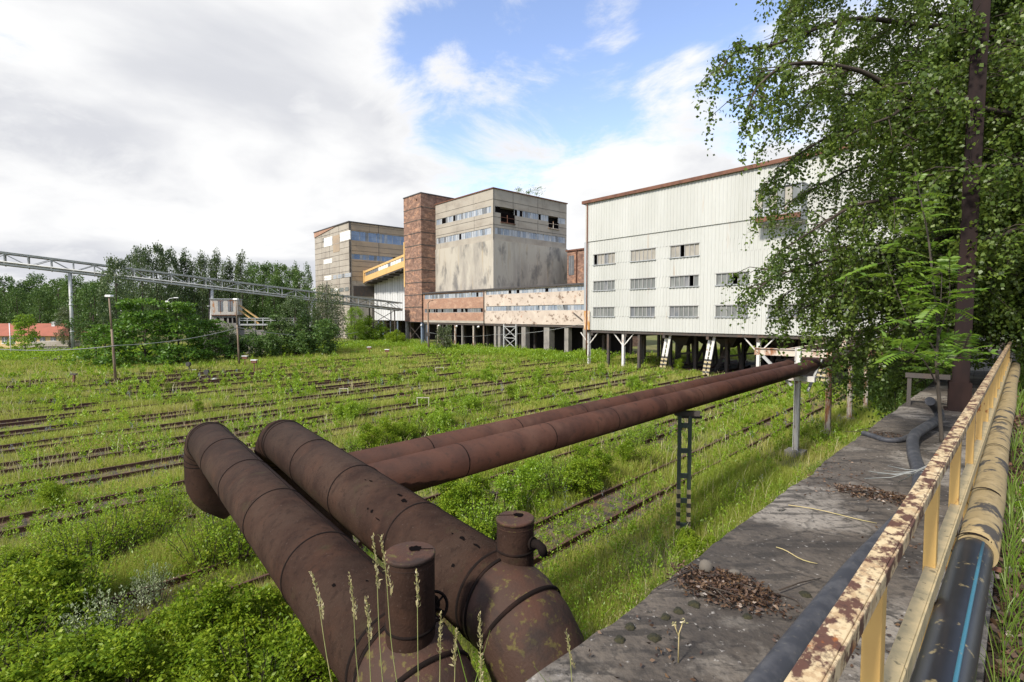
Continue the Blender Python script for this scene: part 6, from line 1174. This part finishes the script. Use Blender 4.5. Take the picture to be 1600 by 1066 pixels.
# ---- the big weeping birch over the platform
def spline(ctrl, k):
    out = []; n = len(ctrl)
    for i in range(n - 1):
        p0, p1, p2, p3 = ctrl[max(i - 1, 0)], ctrl[i], ctrl[i + 1], ctrl[min(i + 2, n - 1)]
        for j in range(k): t = j / k; out.append(0.5 * ((2 * p1) + (p2 - p0) * t + (2 * p0 - 5 * p1 + 4 * p2 - p3) * t * t + (3 * p1 - p0 - 3 * p2 + p3) * t ** 3))
    out.append(ctrl[-1]); return out
def build_birch():
    rs = np.random.RandomState(17); base = Vector((14.2, 11.2, PLAT_Z - 0.1)); root = thing('birch_tree', base, 'large weeping birch whose hanging leafy branches cover the right of the view', 'tree')
    tp = spline([base, base + Vector((-0.1, 0.1, 3)), base + Vector((0.2, 0.3, 7)), base + Vector((0.0, 0.2, 11)), base + Vector((-0.3, 0.4, 15.5))], 6)
    m = MB(); m.tube([p - base for p in tp], [0.24 * (1 - 0.9 * i / (len(tp) - 1)) for i in range(len(tp))], 14); m.build('trunk', 'birch_bark', root)
    def T(f): return tp[int(f * (len(tp) - 1))]
    limbs = [ # (trunk fraction, way points as photo place + distance)
        (0.55, [(1450, 40, 11.5), (1330, 30, 11), (1210, 70, 10.5), (1150, 80, 10.2), (1122, 118, 10)]),
        (0.50, [(1480, 160, 10.5), (1340, 110, 10), (1240, 100, 9.5), (1185, 135, 9.3), (1165, 185, 9.2)]),
        (0.45, [(1500, 170, 12.5), (1400, 155, 12.5), (1290, 150, 12), (1215, 200, 12)]),
        (0.62, [(1480, -40, 12), (1380, -60, 12), (1290, -20, 11.5), (1230, 20, 11.2)]),
        (0.66, [(1500, -120, 11), (1400, -150, 10.5), (1300, -110, 10), (1240, -60, 10)]),
        (0.38, [(1520, 200, 11.5), (1430, 190, 11), (1330, 200, 11), (1250, 240, 11), (1195, 290, 11)]),
        (0.33, [(1530, 250, 12.5), (1450, 270, 13), (1350, 260, 13), (1280, 290, 13), (1210, 330, 13)]),
        (0.30, [(1530, 300, 10.5), (1430, 310, 10), (1340, 320, 10), (1270, 360, 10), (1225, 390, 10.2)]),
        (0.24, [(1530, 370, 11.5), (1440, 380, 11.5), (1330, 385, 11.5), (1260, 400, 11.5), (1195, 425, 11.5)]),
        (0.2, [(1530, 400, 12.5), (1450, 400, 13), (1350, 420, 13.5), (1280, 430, 13.5)]),
        (0.18, [(1540, 420, 10.5), (1450, 430, 11), (1380, 440, 11.2), (1310, 450, 11.2)]),
        (0.15, [(1560, 450, 13), (1480, 460, 13.5), (1420, 470, 14)]),
        (0.45, [(1590, 180, 9.5), (1500, 160, 9), (1430, 130, 8.8), (1370, 140, 8.8)]),
        (0.4, [(1620, 260, 9), (1540, 260, 8.6), (1470, 270, 8.6)]),
        (0.25, [(1620, 360, 9.4), (1560, 370, 9.2), (1500, 380, 9.2)]),
        (0.5, [(1640, 80, 9.5), (1560, 60, 9.2), (1480, 40, 9.0)]),
        (0.35, [(1660, 200, 12), (1620, 240, 13.5), (1560, 300, 15)]),
        (0.25, [(1660, 300, 12.5), (1610, 350, 14.5), (1540, 400, 16)]),
        (0.2, [(1660, 400, 12.5), (1610, 440, 14), (1560, 470, 15.5)]),
        (0.6, [(1650, 0, 12), (1590, 0, 14), (1520, 30, 15.5)]),
        (0.7, [(1600, -100, 13), (1500, -80, 14), (1420, -30, 15), (1340, 60, 15)]),
        (0.52, [(1560, 60, 13.5), (1460, 80, 15), (1380, 120, 15.5), (1300, 200, 15)]),
        (0.42, [(1560, 200, 14), (1480, 220, 15.5), (1400, 260, 16), (1330, 330, 16)]),
        (0.72, [(1500, -200, 11.5), (1380, -230, 11), (1280, -180, 10.5), (1230, -110, 10)]),
        (0.3, [(1700, 200, 10), (1680, 300, 8.5), (1640, 360, 8)]), (0.5, [(1720, 60, 10), (1690, 120, 8.6), (1650, 180, 8)]),
    ]
    rl = np.random.RandomState(23)
    for (f_, ex, ey, dp) in ((0.2, 1180, 455, 10.8), (0.17, 1215, 470, 11.5), (0.15, 1270, 500, 11), (0.14, 1300, 530, 12), (0.12, 1345, 560, 12.5), (0.12, 1400, 575, 12), (0.16, 1330, 500, 13.5), (0.18, 1255, 455, 12.8), (0.12, 1370, 530, 10.8), (0.1, 1450, 560, 13), (0.1, 1390, 615, 12.5), (0.08, 1430, 600, 12), (0.09, 1345, 595, 13), (0.08, 1470, 590, 14), (0.08, 1410, 570, 15), (0.2, 1230, 500, 11)):
        limbs.append((f_, [(1560, 0.5 * (ey + 420) - 30, 0.5 * (dp + 11.5)), (0.45 * 1560 + 0.55 * ex, ey - 55, dp), (ex + 50, ey - 30, dp), (ex, ey, dp)]))
    for k in range(34):
        ex = 1230 + 370 * rl.rand() ** 0.8; ey = -60 + 590 * rl.rand() if ex > 1300 else -60 + 480 * rl.rand(); dp = 9.2 + 6.5 * rl.rand(); mx = 0.5 * (ex + 1640)
        limbs.append((0.12 + 0.55 * float(np.clip((480 - ey) / 560, 0, 1)), [(mx, ey - 45 - 30 * rl.rand(), 0.5 * (dp + 11.5)), (0.5 * (mx + ex), ey - 40, dp), (ex, ey, dp)]))
    br = MB(); starts = []; dirs = []
    for f, wp in limbs:
        ctrl = [T(f)] + [AT(*w) for w in wp]; pts = spline(ctrl, 7); n = len(pts); r0 = 0.06
        br.tube([p - base for p in pts], [r0 * (1 - 0.93 * i / (n - 1)) + 0.004 for i in range(n)], 8)
        L = [0.0]
        for a, b in zip(pts[:-1], pts[1:]): L.append(L[-1] + (b - a).length)
        # side branches
        tot = L[-1]; ns = int(tot * 5.0)
        for k in range(ns):
            s = tot * (0.16 + 0.84 * (k + rs.rand()) / ns); i = min(n - 2, int(np.searchsorted(L, s)) - 1); i = max(i, 0); p = pts[i].lerp(pts[i + 1], 0.5); dr = (pts[i + 1] - pts[i]).normalized()
            sd = Vector((-dr.y, dr.x, 0)).normalized() * (1 if rs.rand() < 0.5 else -1); ln = (0.5 + 1.3 * rs.rand()) * (1.0 if s < tot * 0.8 else 0.55)
            d1 = (dr * (0.5 + 0.5 * rs.rand()) + sd * (0.4 + 0.9 * rs.rand()) + Vector((0, 0, 0.35 * rs.randn() + 0.15))).normalized(); q1 = p + d1 * ln * 0.55; q2 = q1 + (d1 + Vector((0, 0, -0.55))).normalized() * ln * 0.5
            br.tube([p - base, q1 - base, q2 - base], [0.012, 0.008, 0.004], 5)
            for g in range(int(2.7 + ln * 5.2)):
                t = rs.rand(); starts.append(p.lerp(q1, t * 2) if t < 0.5 else q1.lerp(q2, t * 2 - 1)); dirs.append(d1)
        for g in range(6): starts.append(pts[-1 - g // 3]); dirs.append(dr)
    br.build('branches', 'twig', root)
    S = np.array([list(s) for s in starts]); Dd = np.array([list(d) for d in dirs]); n = len(S)
    ln = 0.2 + 0.65 * rs.rand(n) ** 1.5; ln = np.where(rs.rand(n) < 0.12, ln * 1.5, ln)
    # hanging twigs with leaves
    tw = MB(); k = 26; tv = np.linspace(0, 1, k); hx = Dd[:, None, :] * [1, 1, 0.3] * (0.28 * ln[:, None, None]) * (1 - (1 - tv[None, :, None]) ** 2); path = S[:, None, :] + hx; path[:, :, 2] -= ln[:, None] * tv[None, :] ** 1.4
    path += np.cumsum(rs.normal(size=path.shape) * 0.008, 1); Lf = path.reshape(-1, 3); Lf = Lf + rs.normal(size=Lf.shape) * 0.045; keep = (rs.rand(len(Lf)) < np.repeat(np.clip(ln * 1.2, 0.5, 1.0), k)); Lf = Lf[keep]; pn = Lf[:, 0] * PN.x + Lf[:, 1] * PN.y; Lf = Lf[~((Lf[:, 2] < PLAT_Z + 0.25) & (pn > -1.7))]
    ax = rs.normal(size=Lf.shape) * [1, 1, 0.6] + [0, 0, -0.9]; sz = 0.074 * (0.65 + 0.6 * rs.rand(len(Lf))); V, F = leaves_vf(Lf - np.array(base), ax, sz, sz * 0.78, rs, 0.08, 0.38); link('crown', np_mesh('crown', V, F), root, ['birch'])
    # the twigs as thin ribbons of wood
    sel = rs.permutation(n)[: min(n, 3200)]
    for i in sel: 
        pp = [Vector(path[i, j]) - base for j in (0, 9, 17, 25)]; tw.tube(pp, [0.004, 0.003, 0.0025, 0.0015], 3, caps=False)
    link('twigs', tw.mesh('twigs'), root, ['twig']); print('birch leaves', len(Lf)); return root
birch = build_birch(); print(len(bpy.data.meshes['crown'].polygons))
for (x, y, s, rz, lab) in ((24, 21, 1.0, 1.9, 'second birch standing behind the railing end, dark in the big birch shade'), (19, 12.5, 0.9, 3.6, 'birch crown filling the far right edge behind the brown post'), (31, 33, 1.05, 0.6, 'birch farther off beside the end of the white hall')):
    c = copy_tree(birch); c.location = (x, y, PLAT_Z - 0.1); c.rotation_euler = (0, 0, rz); c.scale = (s, s, s); c['label'] = lab
for i, (x, y, h) in enumerate(((22, 16, 9), (27, 25, 11), (34, 28, 12), (20, 11, 7), (40, 36, 12), (28, 17, 10), (17.5, 14.5, 4.0), (21, 19, 4.5))):
    plant('broadleaf_tree', 'broad', 61, 'forest', (x, y, PLAT_Z - 0.1), h, 'dark leafy tree in the thicket behind the railing', 'tree', 'trees of the thicket on the bank', 1.3)

# ---- the sapling with feathered leaves
def build_sapling():
    rs = np.random.RandomState(5); b = G(1472, 692, PLAT_Z); root = thing('sapling', b, 'young tree with bright feathered leaves growing through the platform beside the brown post', 'sapling')
    def q(px, py, dp): return AT(px, py, dp) - b
    dp = b.y; stems = [[Vector((0, 0, -0.02)), q(1467, 620, dp), q(1463, 560, dp), q(1466, 520, dp), q(1458, 440, dp), q(1450, 370, dp), q(1440, 320, dp), q(1430, 268, dp)],
                       [q(1466, 555, dp), q(1445, 525, dp + 0.05), q(1420, 500, dp + 0.1), q(1403, 460, dp + 0.15), q(1385, 410, dp + 0.2), q(1370, 380, dp + 0.2)], [q(1466, 525, dp), q(1475, 500, dp - 0.1), q(1484, 460, dp - 0.15), q(1482, 420, dp - 0.15)], [q(1466, 510, dp), q(1470, 470, dp - 0.2), q(1472, 420, dp - 0.2)], [q(1463, 570, dp), q(1490, 560, dp - 0.1), q(1510, 545, dp - 0.1)], [q(1463, 600, dp), q(1440, 560, dp - 0.2), q(1400, 545, dp - 0.2)]]
    m = MB(); LV = VF(); rach = MB()
    for si, st in enumerate(stems):
        pts = spline(st, 5); n = len(pts); r0 = 0.024 if si == 0 else 0.011; m.tube(pts, [r0 * (1 - 0.8 * i / (n - 1)) for i in range(n)], 8)
        nl = 36 if si == 0 else 15
        for k in range(nl):
            f = (0.22 if si == 0 else 0.25) + (0.78 if si == 0 else 0.75) * (k + 0.5 * rs.rand()) / nl; i = min(n - 2, int(f * (n - 1))); p = pts[i].lerp(pts[i + 1], f * (n - 1) - i); a = k * 2.4 + rs.rand(); L = 0.27 + 0.24 * rs.rand(); L *= 1.05 if f < 0.9 else 0.6
            d = Vector((math.cos(a), math.sin(a), 0.45 + 0.35 * rs.randn())).normalized(); path = [p + d * L * t + Vector((0, 0, -0.28 * L * t * t)) for t in np.linspace(0, 1, 12)]; rach.tube([path[0], path[5], path[11]], [0.004, 0.003, 0.0015], 5)
            side = d.cross(Vector((0, 0, 1))).normalized(); P = []; Dr = []
            for j in range(2, 12):
                for s in (-1, 1): P.append(path[j]); Dr.append(side * s + d * 0.45 + Vector((0, 0, -0.25)))
            P.append(path[11]); Dr.append(d); P = np.array([list(v) for v in P]); Dr = np.array([list(v) for v in Dr]); Dr = unit(Dr); nn = len(P)
            ll = 0.115 * (0.75 + 0.4 * rs.rand(nn)) * (L / 0.5); w_ = ll * 0.34; upv = np.tile([0, 0, 1.0], (nn, 1)) + rs.normal(size=(1, 3)) * 0.55 + rs.normal(size=(nn, 3)) * 0.3; S_ = unit(np.cross(Dr, upv)); N_ = np.cross(S_, Dr); mid = P + Dr * (ll * 0.45)[:, None]; V = np.stack([P, mid + S_ * (w_ / 2)[:, None] - N_ * 0.004, P + Dr * ll[:, None] - N_ * (0.2 * ll)[:, None], mid - S_ * (w_ / 2)[:, None] - N_ * 0.004], 1).reshape(-1, 3); LV.add(V, np.arange(4 * nn).reshape(nn, 4))
    m.build('stem', 'bark', root); rach.build('leaf_stalks', 'twig', root); link('foliage', LV.mesh('foliage'), root, ['sapling'])
build_sapling()

# ---- grass stalks with seed heads right in front
def stalk(px, ptop, pbot, depth, lean, head, label, seed, green=False):
    rs = np.random.RandomState(seed); t = AT(px, ptop, depth); sd = t.x * PT.x + t.y * PT.y; b = Vector((t.x + lean, t.y - 0.05, PLAT_Z)); pnb = b.dot(PN)
    if pnb < -1.5: b = b - PN * (pnb + 1.48)
    root = thing('grass_stalk', b, label, 'grass stalk', 'seeding grass stalks at the platform edge'); e = t - b; pts = spline([Vector((0, 0, 0)), e * 0.5 + Vector((-lean * 0.15, 0, 0.05)), e * 0.85 + Vector((0, 0, 0.02)), e], 5); m = MB(); m.tube(pts, [0.0019 - 0.0011 * i / (len(pts) - 1) for i in range(len(pts))], 6); m.build('stem', 'stalk', root)
    n = 46; f = np.repeat(np.linspace(0, 1, n // 2), 2); ax = (pts[-1] - pts[-3]).normalized(); P = np.array([list(pts[-1] - ax * head * (1 - q)) for q in f]); Dr = rs.normal(size=(n, 3)) * 0.42 + np.array(ax) * 1.1; P = P + rs.normal(size=(n, 3)) * 0.002; V, F = leaves_vf(P, Dr, 0.017 * (1.25 - 0.6 * f), 0.006, rs, 0.2); link('seed_head', np_mesh('seed_head', V, F), root, ['seed'])
    n = 3; V, F = blades(np.zeros(n) + rs.randn(n) * 0.01, np.zeros(n) + rs.randn(n) * 0.01, (0.25 + 0.3 * rs.rand(n)), np.full(n, 0.006), rs, 0.6); link('leaf_blades', np_mesh('leaf_blades', V, F), root, ['grass_lush'])
for i, (px, yt, dp, ln, hd, lab) in enumerate(((487, 895, 1.75, 0.10, 0.16, 'grass stalk farthest left over the left big pipe'), (546, 900, 1.7, 0.09, 0.15, 'grass stalk second from the left over the left pipe'), (583, 838, 1.6, 0.08, 0.17, 'tall grass stalk just left of the left capped stub'), (594, 838, 1.65, 0.13, 0.2, 'tallest leaning grass stalk across the left capped stub'), (572, 935, 1.6, 0.06, 0.13, 'thin grass stalk low before the left pipe bend'), (651, 893, 1.65, 0.02, 0.12, 'grass stalk in front of the left capped stub right side'), (689, 960, 1.6, -0.01, 0.13, 'pale grass stalk between the two pipe bends'), (713, 985, 1.6, -0.02, 0.11, 'short pale grass stalk in the gap between the pipes'), (749, 960, 1.65, 0.02, 0.12, 'grass stalk before the right pipe bend'), (752, 1022, 1.55, 0.0, 0.12, 'low drooping grass stalk below the right pipe bend'), (885, 987, 1.7, 0.07, 0.13, 'grass stalk at the corner of the platform'))):
    stalk(px, yt, 1066, dp, ln, hd, lab, 200 + i)
p = G(1060, 1035, PLAT_Z); root = thing('dried_flower', p, 'small dried flower stalk standing in a crack of the platform', 'plant'); m = MB(); m.tube([(0, 0, 0), (0.0, 0, 0.14), (0.02, 0, 0.20)], [0.004, 0.003, 0.002], 6); m.tube([(0, 0, 0.12), (-0.02, 0, 0.18)], 0.002, 5); m.build('stem', 'straw', root)
rs = np.random.RandomState(2); P = np.concatenate([np.array([[0.02, 0, 0.2]]) + rs.randn(14, 3) * 0.005, np.array([[-0.02, 0, 0.18]]) + rs.randn(14, 3) * 0.005]); V, F = leaves_vf(P, rs.normal(size=(28, 3)), 0.014, 0.007, rs); link('seed_head', np_mesh('seed_head', V, F), root, ['seed'])
# leafy weed by the pipe at the right edge
for i, (s_, pn_, h) in enumerate(((2.6, 0.09, 0.34), (4.6, 0.15, 0.4), (6.0, 0.12, 0.35))):
    v = PT * s_ + PN * pn_; plant('weed_clump', 'bush_fine', 43, 'weed', (v.x, v.y, PLAT_Z - 0.05), h, 'small green weed clump between the muddy pipe and the bank', 'weed', 'weed clumps beside the muddy pipe', 0.7, pn=('stems', 'foliage'), bark='twig')
